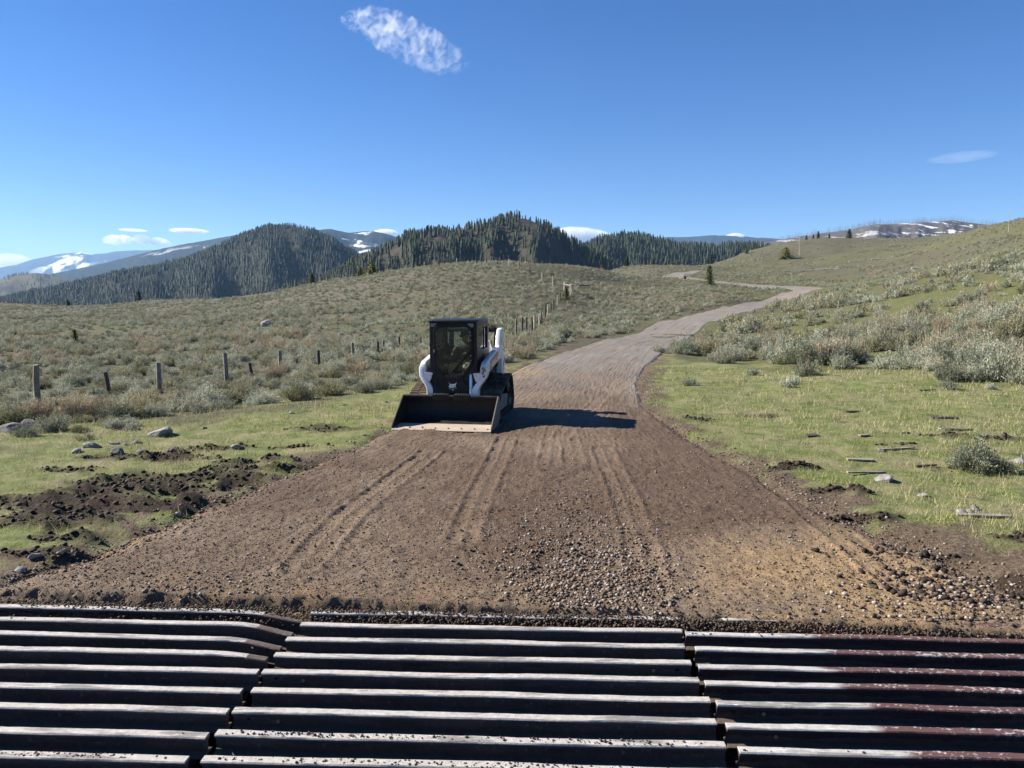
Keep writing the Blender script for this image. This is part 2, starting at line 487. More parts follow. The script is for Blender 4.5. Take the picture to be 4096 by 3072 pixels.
# ------------------------------------------------------------------ ground sheet
def build_ground():
    cols = np.concatenate([[-9000, -5000, -3000, -1800, -1100, -700, -480, -340], np.arange(-240, 1266, 3.0), [1360, 1500, 1720, 2100, 2800, 4000, 6000, 10000]])
    rows = [2.0]
    while rows[-1] < 620: rows.append(rows[-1] + min(max(rows[-1] ** 2 / 1875 * 2.0, 0.028), rows[-1] * 0.0125))
    while rows[-1] < 17000: rows.append(rows[-1] * 1.09)
    rows = np.array(rows)
    back = np.array([-400., -60., -12., -2., 1.0])
    X = np.concatenate([np.stack([(cols - 512) / FPX * (abs(b) + 2.5) for b in back]), (cols[None, :] - 512) / FPX * rows[:, None]])
    Y = np.concatenate([np.repeat(back[:, None], len(cols), 1), np.repeat(rows[:, None], len(cols), 1)])
    x, y = X.ravel(), Y.ravel()
    z = height(x, y)
    rd = road_dist(x, y)
    inside = sstep(-0.12, -0.85, rd + fbm(x * 1.3, y * 1.3, 3, 61) * .5)
    z = z - inside * (0.07 + 0.0016 * np.maximum(y, 0))
    edge = np.exp(-((rd - .15) / .35) ** 2) * (y < 40)
    z = z + edge * (0.02 + .05 * fbm(x * 2.5, y * 2.5, 3, 77))
    # the pit below the cattle guard
    pit = ((y > GUARD_Y0) & (y < GUARD_Y1 - .02) & (np.abs(x) < 7.0))
    z = np.where(pit, -0.34 + .22 * sstep(4.7, 3.8, y) * np.clip(.35 + 1.6 * fbm(x * .9, y * 1.6, 3, 47), 0, 1) + .10 * fbm(x * 2.2, y * 2.2, 4, 44) + .06 * fbm(x * 9, y * 9, 3, 45), z)
    me = np_mesh("ground", np.stack([x, y, z], 1), grid_faces(*X.shape), M_GROUND, smooth=True)
    sz = sage_zone(x, y) + fbm(x / 1.6, y / 1.6, 3, 12) * 5
    lawn = sstep(1.5, -1.5, sz) * (y > 2)
    so = soil(x, y)
    sh = sstep(.42, -.05, rd + fbm(x * 2.1, y * 2.1, 4, 66) * 1.2 + .38 * (x < 1.5)) * sstep(60, 25, y)
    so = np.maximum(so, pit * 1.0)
    px = pxa(x, np.maximum(y, 1.5))
    green = np.clip(sstep(600, 780, px) * sstep(.2, .75, .55 + fbm(x / 30, y / 30, 3, 15)) + .35 * sstep(.1, .4, fbm(x / 20, y / 20, 3, 19)), 0, 1)
    green = green * (1 - .62 * sstep(75, 190, y))
    bare = sstep(520, 420, px) * sstep(90, 140, y) + .6 * sstep(250, 350, y) * sstep(700, 900, px)
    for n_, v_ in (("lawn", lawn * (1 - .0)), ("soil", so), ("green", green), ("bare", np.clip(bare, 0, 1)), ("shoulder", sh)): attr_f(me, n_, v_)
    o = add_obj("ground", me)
    tag(o, kind="structure")
    return o
build_ground()

# ------------------------------------------------------------------ road sheet with ruts and tread prints
PRINTS = [  # polylines (px, py) of a track print's middle, width in metres, strength
    ([(300, 572), (345, 520), (392, 484), (430, 455)], .34, 1.0), ([(462, 545), (478, 500), (497, 462), (506, 440)], .30, .8),
    ([(650, 600), (640, 545), (620, 490), (602, 450)], .32, .7), ([(548, 470), (552, 445), (556, 428)], .3, .45), ([(905, 590), (850, 545), (800, 505), (770, 480)], .34, .75),
    ([(575, 470), (570, 445), (566, 425)], .3, .4), ([(640, 420), (655, 405), (640, 385), (610, 375)], .3, .6), ([(560, 440), (600, 400), (632, 380)], .3, .5)]
def build_road():
    n = len(ROAD); T = np.linspace(-1.12, 1.12, 430)
    tan = np.gradient(ROAD[:, :2], axis=0); tan /= np.linalg.norm(tan, axis=1)[:, None]
    nor = np.stack([tan[:, 1], -tan[:, 0]], 1)
    X = ROAD[:, 0][:, None] + nor[:, 0][:, None] * ROAD[:, 2][:, None] * T
    Y = ROAD[:, 1][:, None] + nor[:, 1][:, None] * ROAD[:, 2][:, None] * T
    X[0], Y[0] = ROAD[0, 0] + T * 5.0, 5.735
    # follow the guard's slant at the near edge
    Y = Y + (-0.068 * X) * sstep(8.5, 5.8, Y)
    x, y = X.ravel(), Y.ravel(); t = np.tile(T, n)
    rough = base_height(x, y) + fbm(x / 14.0, y / 14.0, 3, 5) * 0.5 * sstep(24, 70, y) * (1 + 1.2 * sstep(120, 260, y)) + fbm(x / 2.2, y / 2.2, 3, 8) * 0.11 * sstep(8, 18, y)
    w = np.repeat(ROAD[:, 2], len(T))
    z = rough + 0.012 - 0.0 * t
    crown = -np.clip(np.abs(t) - .86, 0, None) * (.75 + .004 * y)      # falls away under the turf at the edges
    z = z + crown + .03 * (1 - t * t)
    near = y < 70
    xn, yn = x[near], y[near]
    g = fbm(xn / .055, yn / .055, 3, 3, .6) * .018 + fbm(xn / .3, yn / .3, 3, 4) * .022
    # cleat marks left across the whole fresh fill
    cl = np.sin((yn + .06 * xn + .05 * fbm(xn / .5, yn / .5, 2, 9)) * 2 * math.pi / .095)
    g = g + .009 * cl * sstep(-.15, .3, fbm(xn / 1.1, yn / .8, 3, 13)) * sstep(26, 18, yn)
    track = np.zeros_like(xn)
    for pts, wd, st in PRINTS:
        q = np.array([flat(*p)[:2] for p in pts])
        best = np.full(len(xn), 9.0); sl_ = np.zeros(len(xn)); acc = 0
        for i in range(len(q) - 1):
            e = q[i+1] - q[i]; ln = np.linalg.norm(e); e = e / ln
            r_ = np.stack([xn - q[i][0], yn - q[i][1]], 1)
            s_ = np.clip(r_ @ e, 0, ln); dd = np.hypot(r_[:, 0] - s_ * e[0], r_[:, 1] - s_ * e[1])
            side = r_[:, 0] * e[1] - r_[:, 1] * e[0]
            better = dd < np.abs(best); best = np.where(better, np.where(side > 0, dd, -dd), best); sl_ = np.where(better, acc + s_, sl_); acc += ln
        inside = sstep(wd / 2, wd / 2 - .03, np.abs(best)) * st
        lip = np.exp(-((np.abs(best) - wd / 2 - .03) / .03) ** 2) * st + .8 * np.exp(-(best / .028) ** 2) * st
        g = g * (1 - .4 * inside) - .008 * inside + lip * .015 + inside * .013 * np.sin(sl_ * 2 * math.pi / .098)
        track = np.maximum(track, inside)
    z[near] += g
    # grader lines further away
    z = z + .004 * np.sin(t * 26 + 2 * fbm(x / 8, y / 8, 2, 31)) * sstep(18, 40, y) * sstep(300, 200, y)
    z = z.reshape(n, -1); jit = fbm(X[0] * 9, X[0] * 0, 3, 88) * .05; zt = z[6].copy()
    for k_, (dz_, dy_) in enumerate(((-.34, -.045), (-.11, -.038), (-.06, -.026), (-.028, -.012), (-.010, .0))): z[k_] = zt + dz_ + fbm(X[0] * 30, X[0] * 0 + k_, 2, 90) * .02; Y[k_] = Y[5] - .01 + dy_ + jit * (1 - k_ / 6)
    z = z.ravel(); y = Y.ravel()
    me = np_mesh("road", np.stack([x, y, z], 1), grid_faces(n, len(T)), M_ROAD, smooth=True)
    px = pxa(x, y); f1 = fbm(x / 1.6, y / 1.6, 4, 51)
    py = 300 + 1875 / np.maximum(y, 1)
    wet = .35 + .5 * f1 + .45 * sstep(.25, .9, t) * sstep(7, 10, y) * sstep(20, 15, y) + .25 * sstep(22, 12, y) * sstep(6.5, 9, y)
    sand = .05 + .75 * np.exp(-(((px - 830) / 190) ** 2 + ((py - 580) / 55) ** 2)) + .6 * sstep(-.82, -.98, t) * sstep(40, 25, y) + .35 * sstep(7.4, 6.2, y) * sstep(.0, .3, f1 + .1) \
        + .75 * np.exp(-(((px - 530) / 30) ** 2 + ((py - 372) / 9) ** 2))
    far = sstep(17, 34, y + f1 * 5) * (.65 + .35 * sstep(-.3, .3, f1)) + .6 * sstep(.6, .95, t) * sstep(16, 20, y)
    tr = np.zeros(len(x)); tr[near] = track
    for n_, v_ in (("wet", wet), ("sand", sand), ("far", np.clip(far, 0, 1)), ("track", tr)): attr_f(me, n_, v_)
    o = add_obj("road", me); tag(o, kind="structure")
    return o
road_obj = build_road()

# ------------------------------------------------------------------ far hills
def hill_material(name, stops, scale, rough_noise=None, snow=0.0, snow_scale=.002, snow_at=.565):
    m, nt, b = new_mat(name)
    p = pos(nt)
    col = ramp(nt, noise(nt, scale, 8, 0.65, p), stops)
    if rough_noise:
        col = mix(nt, maprange(nt, noise(nt, scale * 14, 4, .7, p), .35, .65), col, rough_noise)
    if snow:
        mp = N(nt, "ShaderNodeMapping"); mp.inputs["Scale"].default_value = (1, .35, 2.2); L(nt, p, mp.inputs["Vector"])
        s = math_(nt, 'MULTIPLY', maprange(nt, noise(nt, snow_scale, 6, .6, mp.outputs[0], .6), snow_at, snow_at + .035), attr(nt, "snow"))
        col = mix(nt, s, col, (.78, .80, .84))
    L(nt, col, b.inputs["Base Color"]); b.inputs["Roughness"].default_value = 1.0; b.inputs["Specular IOR Level"].default_value = 0.05
    return m
HILLS = {}
def make_hill(name, pts, d0, wf, wb, base, mat, seed, gully=.35, fine=6.0, cstep=2.0, snow_fn=None, nt_=46, pw=1.25):
    pts = np.array(pts, float)
    rz = np.array([P(a, b, d0).z for a, b in pts]); rp = np.array([pxa(P(a, b, d0).x, d0) for a, b in pts])
    def hz(px, t):
        px = np.asarray(px, float); t = np.asarray(t, float)
        ridge = np.interp(px, rp, rz, left=base, right=base)
        g = fbm(px / 34.0, t * 1.2, 2, seed) * gully * .7
        tt = np.clip(np.where(t < 0, t * (1 - g), t), -1, 1)
        p = np.cos(np.abs(tt) * math.pi / 2) ** pw
        side = fbm(px / 30.0, t * 1.6 + 7, 4, seed + 3, .45)
        return base + (ridge - base) * p + side * (ridge - base) * .30 * np.clip(p * (1 - p) * 4, 0, 1) * gully * 2 + fbm(px / 4.0, t * 9, 3, seed + 5) * fine * (1 - .75 * p) * .7
    def xyz(px, t):
        d = d0 + np.where(t < 0, t * wf, t * wb)
        return np.stack([(px - 512) / FPX * d, d, hz(px, t)], -1)
    cols = np.arange(rp[0], rp[-1] + .1, cstep); ts = np.concatenate([np.linspace(-1, 0, nt_), np.linspace(.06, 1, 14)])
    Cg, Tg = np.meshgrid(cols, ts)
    V = xyz(Cg.ravel(), Tg.ravel())
    me = np_mesh(name, V, grid_faces(len(ts), len(cols)), mat, smooth=True)
    if snow_fn: attr_f(me, "snow", snow_fn(Cg.ravel(), Tg.ravel()))
    o = add_obj(name, me); tag(o, kind="structure")
    HILLS[name] = (xyz, rp[0], rp[-1])
    return o
M_FOREST = hill_material("forest_floor", [(.3, (.02, .022, .016)), (.6, (.035, .035, .025)), (.8, (.09, .08, .06))], .02, (.032, .032, .024))
M_BUTTE = hill_material("butte_slope", [(.3, (.028, .027, .02)), (.55, (.05, .046, .034)), (.78, (.13, .112, .085))], .018, (.045, .041, .031))
M_RIDGE = hill_material("dark_timbered_ridge", [(.35, (.018, .026, .022)), (.55, (.028, .036, .028)), (.72, (.05, .055, .04))], .012, (.015, .022, .018), 1, .0042)
M_SNOWY = hill_material("snowy_mountain", [(.35, (.02, .03, .032)), (.6, (.035, .045, .042)), (.75, (.08, .08, .065))], .0016, None, 1, .0011, .525)
M_BURN = hill_material("burnt_slope", [(.3, (.075, .07, .066)), (.55, (.12, .108, .098)), (.75, (.17, .15, .13))], .012, (.075, .072, .072), 1, .035)
M_BARE = hill_material("grassy_knob", [(.42, (.028, .034, .024)), (.5, (.09, .085, .05)), (.75, (.17, .15, .095))], .004, (.1, .095, .06))

make_hill("snowy_mountain", [(-260, 300), (-140, 280), (-60, 272), (0, 268), (17, 265), (35, 259), (58, 254.2), (81, 252.2), (92, 254.6), (104, 254), (116, 251.7), (133, 251), (150, 250.4), (175, 249.5), (215, 253), (300, 270)],
          15000, 3200, 1800, -40, M_SNOWY, 101, .3, 40, 1.5, lambda px, t: np.clip(sstep(28, 60, px) * (1 - sstep(.55, .75, -t)) + .5 * sstep(-.25, 0, t), 0, 1))
make_hill("far_ridge", [(620, 250), (640, 241), (662, 237.6), (686, 237.3), (715, 235.6), (743, 236.8), (768, 238.5), (800, 241), (860, 252)], 8000, 1600, 1200, -40, M_RIDGE, 107, .3, 22, 1.5,
          lambda px, t: .8 * sstep(-.2, -.05, t))
make_hill("timbered_ridge", [(20, 284), (52, 274), (75, 269.4), (104, 263.4), (133, 256.2), (162, 249.2), (197, 242.4), (231, 236.4), (260, 232), (300, 232), (340, 245)], 6000, 1500, 1200, -40, M_RIDGE, 103, .3, 14, 1.5,
          lambda px, t: .35 * sstep(.5, .62, np.exp(-((px - 190) / 60) ** 2)) * sstep(-.7, -.5, t) * sstep(-.2, -.35, t))
make_hill("snow_patched_mountain", [(295, 238), (310, 232), (321, 230.2), (330, 229.6), (349, 233.2), (360, 232), (372, 231.4), (389, 235), (420, 244), (450, 256)], 5000, 1200, 900, -40, M_RIDGE, 105, .3, 12, 1.2,
          lambda px, t: np.clip(1.3 * np.exp(-((px - 336) / 20) ** 2) + .45, 0, 1))
make_hill("grassy_knob", [(-160, 292), (-80, 286), (0, 280), (12, 276), (35, 273), (52, 275), (75, 279), (93, 283), (130, 292)], 3500, 700, 600, -40, M_BARE, 109, .3, 5, 1.5)
make_hill("burnt_hill", [(690, 256), (735, 247), (768, 243), (803, 236.5), (837, 232.4), (872, 227), (907, 224.4), (936, 222.8), (953, 221), (970, 223.4), (994, 226.5), (1011, 229), (1060, 234), (1150, 246), (1250, 262)],
          1800, 520, 500, -30, M_BURN, 111, .3, 4, 1.5, lambda px, t: np.clip(1.0 * np.exp(-((px - 945) / 42) ** 2) * sstep(-.6, -.25, t) + .3, 0, 1))
make_hill("dark_butte", [(-330, 318), (-180, 308), (-60, 305), (0, 301), (23, 296), (52, 290), (81, 284), (116, 276), (150, 270), (185, 261.5), (220, 249), (243, 239), (256, 234.5), (270, 229.5), (291, 230), (314, 234), (331, 242), (346, 251), (370, 262), (420, 284), (470, 306)],
          1900, 620, 420, -36, M_FOREST, 113, .45, 4, 1.5)
make_hill("wooded_hill", [(545, 275), (570, 259), (587, 247.5), (600, 242), (622, 238.5), (639, 239), (657, 243), (680, 249), (709, 250), (732, 249), (753, 247.5), (768, 250.5), (800, 257), (850, 272), (900, 290)],
          1300, 330, 300, -32, M_FOREST, 115, .35, 3, 1.5)
make_hill("rocky_butte", [(215, 310), (250, 302), (296, 288), (324, 280), (352, 266), (384, 252), (407, 240), (425, 235.5), (444, 234), (465, 231), (486, 227.5), (500, 222.5), (508, 219.6), (525, 219.3), (540, 225.5), (556, 235.5), (579, 246.5), (602, 259.5), (625, 272), (648, 285), (690, 305)],
          900, 260, 230, -30, M_BUTTE, 117, .5, 2.2, 1.2)
# ------------------------------------------------------------------ plant materials
def leaf_mat(name, lo, mid, hi, scale=3.0, trans=.25, rough=.75):
    m, nt, b = new_mat(name)
    rnd = N(nt, "ShaderNodeObjectInfo").outputs["Random"]
    f = math_(nt, 'ADD', math_(nt, 'MULTIPLY', noise(nt, scale, 3, .6, objco(nt)), .65), math_(nt, 'MULTIPLY', rnd, .38))
    col = ramp(nt, f, [(.25, lo), (.5, mid), (.78, hi)])
    L(nt, col, b.inputs["Base Color"]); b.inputs["Roughness"].default_value = rough; b.inputs["Specular IOR Level"].default_value = .2
    tr = N(nt, "ShaderNodeBsdfTranslucent"); L(nt, col, tr.inputs["Color"])
    ms = N(nt, "ShaderNodeMixShader"); ms.inputs[0].default_value = trans
    L(nt, b.outputs[0], ms.inputs[1]); L(nt, tr.outputs[0], ms.inputs[2]); L(nt, ms.outputs[0], nt.nodes["Material Output"].inputs["Surface"])
    return m
M_SAGE = leaf_mat("sage_leaf", (.16, .175, .115), (.325, .345, .245), (.54, .555, .43))
M_SAGE2 = leaf_mat("sage_leaf_olive", (.165, .165, .085), (.28, .275, .155), (.42, .40, .25))
M_STRAW = leaf_mat("dry_stalk", (.29, .235, .155), (.42, .35, .245), (.56, .475, .35))
M_STEM = plain("sage_stem", (.10, .082, .066), .9, 0, .4, 12)
M_NEEDLE = leaf_mat("conifer_needles", (.016, .026, .015), (.032, .047, .026), (.06, .075, .036), 2.0, .1)
M_NEEDLE_Y = leaf_mat("young_pine_needles", (.035, .045, .014), (.075, .082, .024), (.125, .125, .04), 3.0, .15)
M_BARK = plain("conifer_bark", (.075, .055, .042), .9, 0, .3, 10)
M_SNAG = plain("bleached_wood", (.42, .40, .37), .85, 0, .25, 8)
M_CHAR = plain("burnt_trunk", (.16, .145, .14), .9, 0, .4, 8)
M_GRASS = leaf_mat("grass_blade", (.12, .15, .04), (.20, .225, .07), (.32, .32, .12), 1.5, .3)
M_GRASS_DRY = leaf_mat("dry_grass_blade", (.27, .235, .12), (.40, .35, .20), (.52, .47, .30), 1.5, .3)

M_MOSS = leaf_mat("yellow_green_weed", (.24, .25, .06), (.36, .36, .11), (.50, .48, .2), 1.5, .3)

# ------------------------------------------------------------------ templates (not linked to the scene by themselves)
def rand_unit(n):
    v = rng.normal(size=(n, 3)); return v / np.linalg.norm(v, axis=1)[:, None]
def tri_leaves(C, D, ln, wd):
    """one thin triangle leaf at C pointing along D"""
    n = len(C); s = np.cross(D, rand_unit(n)); s /= np.linalg.norm(s, axis=1)[:, None] + 1e-9
    a = C - s * wd[:, None] / 2; b = C + s * wd[:, None] / 2; t = C + D * ln[:, None]
    V = np.stack([a, b, t], 1).reshape(-1, 3); return V, np.arange(3 * n).reshape(-1, 3)
def stems(A, B, r):
    """three-sided tapering sticks from A to B"""
    n = len(A); d = B - A; d /= np.linalg.norm(d, axis=1)[:, None] + 1e-9
    u = np.cross(d, np.array([.3, .5, .81])); u /= np.linalg.norm(u, axis=1)[:, None] + 1e-9; w = np.cross(d, u)
    V = []
    for k in range(3):
        o = (u * math.cos(k * 2.094) + w * math.sin(k * 2.094)) * r[:, None]
        V += [A + o, B + o * .45]
    V = np.stack(V, 1).reshape(-1, 3); F = []
    base = np.arange(n)[:, None] * 6
    for k in range(3):
        j = (k + 1) % 3
        F.append(base + np.array([2*k, 2*j, 2*j+1, 2*k+1]))
    return V, np.concatenate(F)
def join(parts):
    Vs, groups, off, mi = [], [], 0, []
    for V, F, m in parts:
        Vs.append(V); groups.append(F + off); mi.append(np.full(len(F), m)); off += len(V)
    return np.concatenate(Vs), groups, np.concatenate(mi)
def sage_mesh(name, n_tw, n_leaf, leaf, dry=0.0, mats=None, flatness=.54):
    """unit bush about 1 m across"""
    az = rng.uniform(0, 2*math.pi, n_tw); el = np.arccos(rng.uniform(.12, 1, n_tw) ** .8)
    rad = rng.uniform(.30, .52, n_tw) * (1 + .35 * np.sin(az * 2 + rng.uniform(0, 6)) * .6)
    tip = np.stack([np.cos(az) * np.sin(el) * rad, np.sin(az) * np.sin(el) * rad, (np.cos(el) * rad * 2 * flatness) * rng.uniform(.7, 1.15, n_tw) + .05], 1)
    root = np.stack([tip[:, 0] * .12, tip[:, 1] * .12, np.full(n_tw, -.06)], 1)
    mid = root * .5 + tip * .5 + np.stack([tip[:, 0] * .1, tip[:, 1] * .1, -.06 * np.ones(n_tw)], 1)
    v1, f1 = stems(root, mid, np.full(n_tw, .014)); v2, f2 = stems(mid, tip, np.full(n_tw, .008))
    k = np.repeat(np.arange(n_tw), n_leaf); t = rng.beta(2.4, 1.0, len(k))
    ax = tip - mid
    C = mid[k] + ax[k] * t[:, None] + rand_unit(len(k)) * (.035 + .05 * t[:, None])
    D = ax[k] / np.linalg.norm(ax[k], axis=1)[:, None] + rand_unit(len(k)) * .75 + np.array([0, 0, .35]); D /= np.linalg.norm(D, axis=1)[:, None]
    V, F = tri_leaves(C, D, rng.uniform(.7, 1.3, len(k)) * leaf, rng.uniform(.7, 1.3, len(k)) * leaf * .42)
    parts = [(v1, f1, 0), (v2, f2, 0), (V, F, 1)]
    if dry:
        nd = int(n_tw * dry * 3); kk = rng.integers(0, n_tw, nd)
        A = tip[kk] + rng.normal(size=(nd, 3)) * .05; B = A + np.stack([rng.normal(size=nd) * .05, rng.normal(size=nd) * .05, rng.uniform(.12, .32, nd)], 1)
        parts.append((*stems(A, B, np.full(nd, .006)), 2))
        q = np.repeat(np.arange(nd), 5); Cq = A[q] + (B - A)[q] * rng.uniform(.35, 1, len(q))[:, None]
        parts.append((*tri_leaves(Cq, rand_unit(len(q)) * .6 + np.array([0, 0, .8]), np.full(len(q), leaf * .9), np.full(len(q), leaf * .4)), 2))
    V, F, mi = join(parts)
    return np_mesh(name, V, F, mats or [M_STEM, M_SAGE, M_STRAW], midx=mi)
def straw_mesh(name, n, leaf=.03):
    """upright clump of dry stalks"""
    az = rng.uniform(0, 6.28, n); r0 = rng.uniform(0, .2, n); lean = rng.uniform(.05, .35, n)
    A = np.stack([np.cos(az) * r0, np.sin(az) * r0, np.full(n, -.05)], 1); B = A + np.stack([np.cos(az) * lean, np.sin(az) * lean, rng.uniform(.5, .95, n)], 1)
    k = np.repeat(np.arange(n), 9); C = A[k] + (B - A)[k] * rng.uniform(.4, 1, len(k))[:, None]
    D = (B - A)[k] + rand_unit(len(k)) * .5; D /= np.linalg.norm(D, axis=1)[:, None]
    V, F, mi = join([(*stems(A, B, np.full(n, .006)), 0), (*tri_leaves(C, D, np.full(len(k), leaf * 2.2), np.full(len(k), leaf * .55)), 0)])
    return np_mesh(name, V, F, [M_STRAW], midx=mi)
def conifer_mesh(name, tiers, pts, wid, mat_n=None, droop=.35, seed=0, gap=0.0):
    """unit-height conifer of ragged drooping whorls, crown base near the ground"""
    r_ = np.random.default_rng(seed); V, F = [], []
    def add(v, f):
        o = sum(len(a) for a in V); V.append(np.array(v, float)); F.extend([[o + i for i in q] for q in f])
    lean = r_.normal(size=2) * .012
    for i in range(tiers):
        t = i / tiers
        z0 = .06 + .94 * t; rad = wid * (1 - t) ** .82 * r_.uniform(.72, 1.15) + .012
        top = min(1.0, z0 + (1.0 / tiers) * 1.75)
        cx, cy_ = lean * z0
        off = r_.uniform(0, 6.28)
        ring = []
        for j in range(pts * 2):
            a = off + j * math.pi / pts
            q = rad * (r_.uniform(.75, 1.25) if j % 2 == 0 else r_.uniform(.28, .5))
            zz = z0 - (rad * droop * r_.uniform(.6, 1.4) if j % 2 == 0 else -.02) 
            ring.append((cx + math.cos(a) * q, cy_ + math.sin(a) * q, max(.015, zz)))
        vs = ring + [(cx, cy_, top)]
        n = len(ring)
        add(vs, [[j, (j + 1) % n, n] for j in range(n) if not (gap and r_.random() < gap)])
    V_ = np.concatenate(V); F_ = np.array(F)
    tv, tf = stems(np.array([[0, 0, -.05]]), np.array([[lean[0] * .9, lean[1] * .9, .93]]), np.array([.016]))
    Vj, Fj, mi = join([(V_, F_, 0), (tv, tf, 1)])
    return np_mesh(name, Vj, Fj, [mat_n or M_NEEDLE, M_BARK], midx=mi)
def snag_mesh(name, seed, branches=6, mat=None):
    r_ = np.random.default_rng(seed)
    A, B, rr = [[0, 0, -.05]], [[r_.normal() * .02, r_.normal() * .02, 1]], [.012]
    for i in range(branches):
        z = r_.uniform(.35, .95); a = r_.uniform(0, 6.28); l = .12 * (1.15 - z)
        A.append([0, 0, z]); B.append([math.cos(a) * l, math.sin(a) * l, z + r_.uniform(-.03, .05)]); rr.append(.005)
    V, F = stems(np.array(A), np.array(B), np.array(rr))
    return np_mesh(name, V, F, [mat or M_CHAR])

def template(me):
    return bpy.data.objects.new(me.name, me)
def gn_scatter(name, pts, rot, scl, idx, templates, label=None, kind="stuff"):
    me = bpy.data.meshes.new(name); n = len(pts)
    me.vertices.add(n); me.vertices.foreach_set("co", np.ascontiguousarray(pts, np.float32).ravel())
    a = me.attributes.new("rot", 'FLOAT_VECTOR', 'POINT'); a.data.foreach_set("vector", np.ascontiguousarray(rot, np.float32).ravel())
    a = me.attributes.new("scl", 'FLOAT_VECTOR', 'POINT'); a.data.foreach_set("vector", np.ascontiguousarray(scl, np.float32).ravel())
    a = me.attributes.new("idx", 'INT', 'POINT'); a.data.foreach_set("value", np.asarray(idx, np.int32))
    o = add_obj(name, me); o["kind"] = kind
    if label: o["label"] = label
    g = bpy.data.node_groups.new(name, 'GeometryNodeTree')
    g.interface.new_socket("Geometry", in_out='INPUT', socket_type='NodeSocketGeometry')
    g.interface.new_socket("Geometry", in_out='OUTPUT', socket_type='NodeSocketGeometry')
    gi, go = g.nodes.new('NodeGroupInput'), g.nodes.new('NodeGroupOutput')
    m2p = g.nodes.new('GeometryNodeMeshToPoints'); iop = g.nodes.new('GeometryNodeInstanceOnPoints'); jn = g.nodes.new('GeometryNodeJoinGeometry')
    g.links.new(gi.outputs[0], m2p.inputs["Mesh"]); g.links.new(m2p.outputs[0], iop.inputs["Points"])
    for t in reversed(templates):
        oi = g.nodes.new('GeometryNodeObjectInfo'); oi.inputs["Object"].default_value = t; oi.inputs["As Instance"].default_value = True
        g.links.new(oi.outputs["Geometry"], jn.inputs[0])
    g.links.new(jn.outputs[0], iop.inputs["Instance"]); iop.inputs["Pick Instance"].default_value = True
    def na(nm, dt):
        q = g.nodes.new('GeometryNodeInputNamedAttribute'); q.data_type = dt; q.inputs["Name"].default_value = nm; return q.outputs["Attribute"]
    g.links.new(na("idx", 'INT'), iop.inputs["Instance Index"])
    g.links.new(na("rot", 'FLOAT_VECTOR'), iop.inputs["Rotation"]); g.links.new(na("scl", 'FLOAT_VECTOR'), iop.inputs["Scale"])
    g.links.new(iop.outputs[0], go.inputs[0])
    md = o.modifiers.new("scatter", 'NODES'); md.node_group = g
    return o

# ------------------------------------------------------------------ conifers on the hills
FAR_CONIFERS = [template(conifer_mesh("conifer", 8, 6, w_, None, .45, s_)) for w_, s_ in ((.17, 1), (.15, 2), (.21, 3), (.19, 4), (.24, 5))]
NEAR_CONIFERS = [conifer_mesh("conifer", 12, 7, w_, None, .5, s_, .06) for w_, s_ in ((.19, 11), (.17, 12), (.23, 13), (.21, 14))]
SNAGS = [template(snag_mesh("burnt_trunk", s_, 5)) for s_ in (1, 2, 3)]
def forest_points(hill, n, hgt, keep, tmin=-.98, tmax=.12):
    xyz, p0, p1 = HILLS[hill]
    px = rng.uniform(p0 + 3, p1 - 3, n); t = rng.uniform(tmin, tmax, n)
    k = keep(px, t) > rng.uniform(0, 1, n)
    px, t = px[k], t[k]
    h = hgt * rng.uniform(.5, 1.15, len(px)) * (1 + .25 * fbm(px / 9, t * 5, 2, 7))
    return px, t, xyz(px, t) - np.array([0, 0, .3]), h
def clump(px, t, sc, seed, lo, hi): return sstep(lo, hi, fbm(px / sc, t * 6, 3, seed))
def keep_butte(px, t):
    k = .25 + .75 * clump(px, t, 12, 71, -.35, -.05)
    k = k * (1 - .93 * np.exp(-(((px - 528) / 20) ** 2 + ((t + .10) / .26) ** 2) ** 2))       # bare summit shoulder
    k = k * (1 - .85 * np.exp(-(((px - 400) / 14) ** 2 + ((t + .82) / .2) ** 2) ** 2))
    k = k * (1 - .8 * np.exp(-((t + .36 + .0012 * (px - 500)) / .045) ** 2) * sstep(470, 490, px) * sstep(590, 570, px))    # pale bench
    return k
def keep_dark(px, t):
    k = .45 + .55 * clump(px, t, 14, 73, -.45, -.15)
    k = k * (1 - .97 * np.exp(-(((t + .50 - .0022 * (px - 130)) / .060) ** 2)) * sstep(92, 104, px) * sstep(172, 160, px))   # narrow meadow
    k = k * (1 - .85 * np.exp(-(((px - 305) / 26) ** 2 + ((t + .2) / .09) ** 2) ** 2))
    return k
fa = forest_points("rocky_butte", 6600, 9.5, keep_butte)
fb = forest_points("dark_butte", 23000, 13, keep_dark)
fc = forest_points("wooded_hill", 6500, 12.5, lambda px, t: .5 + .5 * clump(px, t, 12, 75, -.4, -.1))
fk = forest_points("grassy_knob", 1500, 13, lambda px, t: clump(px, t, 14, 76, .0, .15))
# lone little trees along the butte's foot
allp = np.concatenate([fa[2], fb[2], fc[2], fk[2]]); allh = np.concatenate([fa[3], fb[3], fc[3], fk[3]])
size = allh / allp[:, 1]
order = np.argsort(-size)
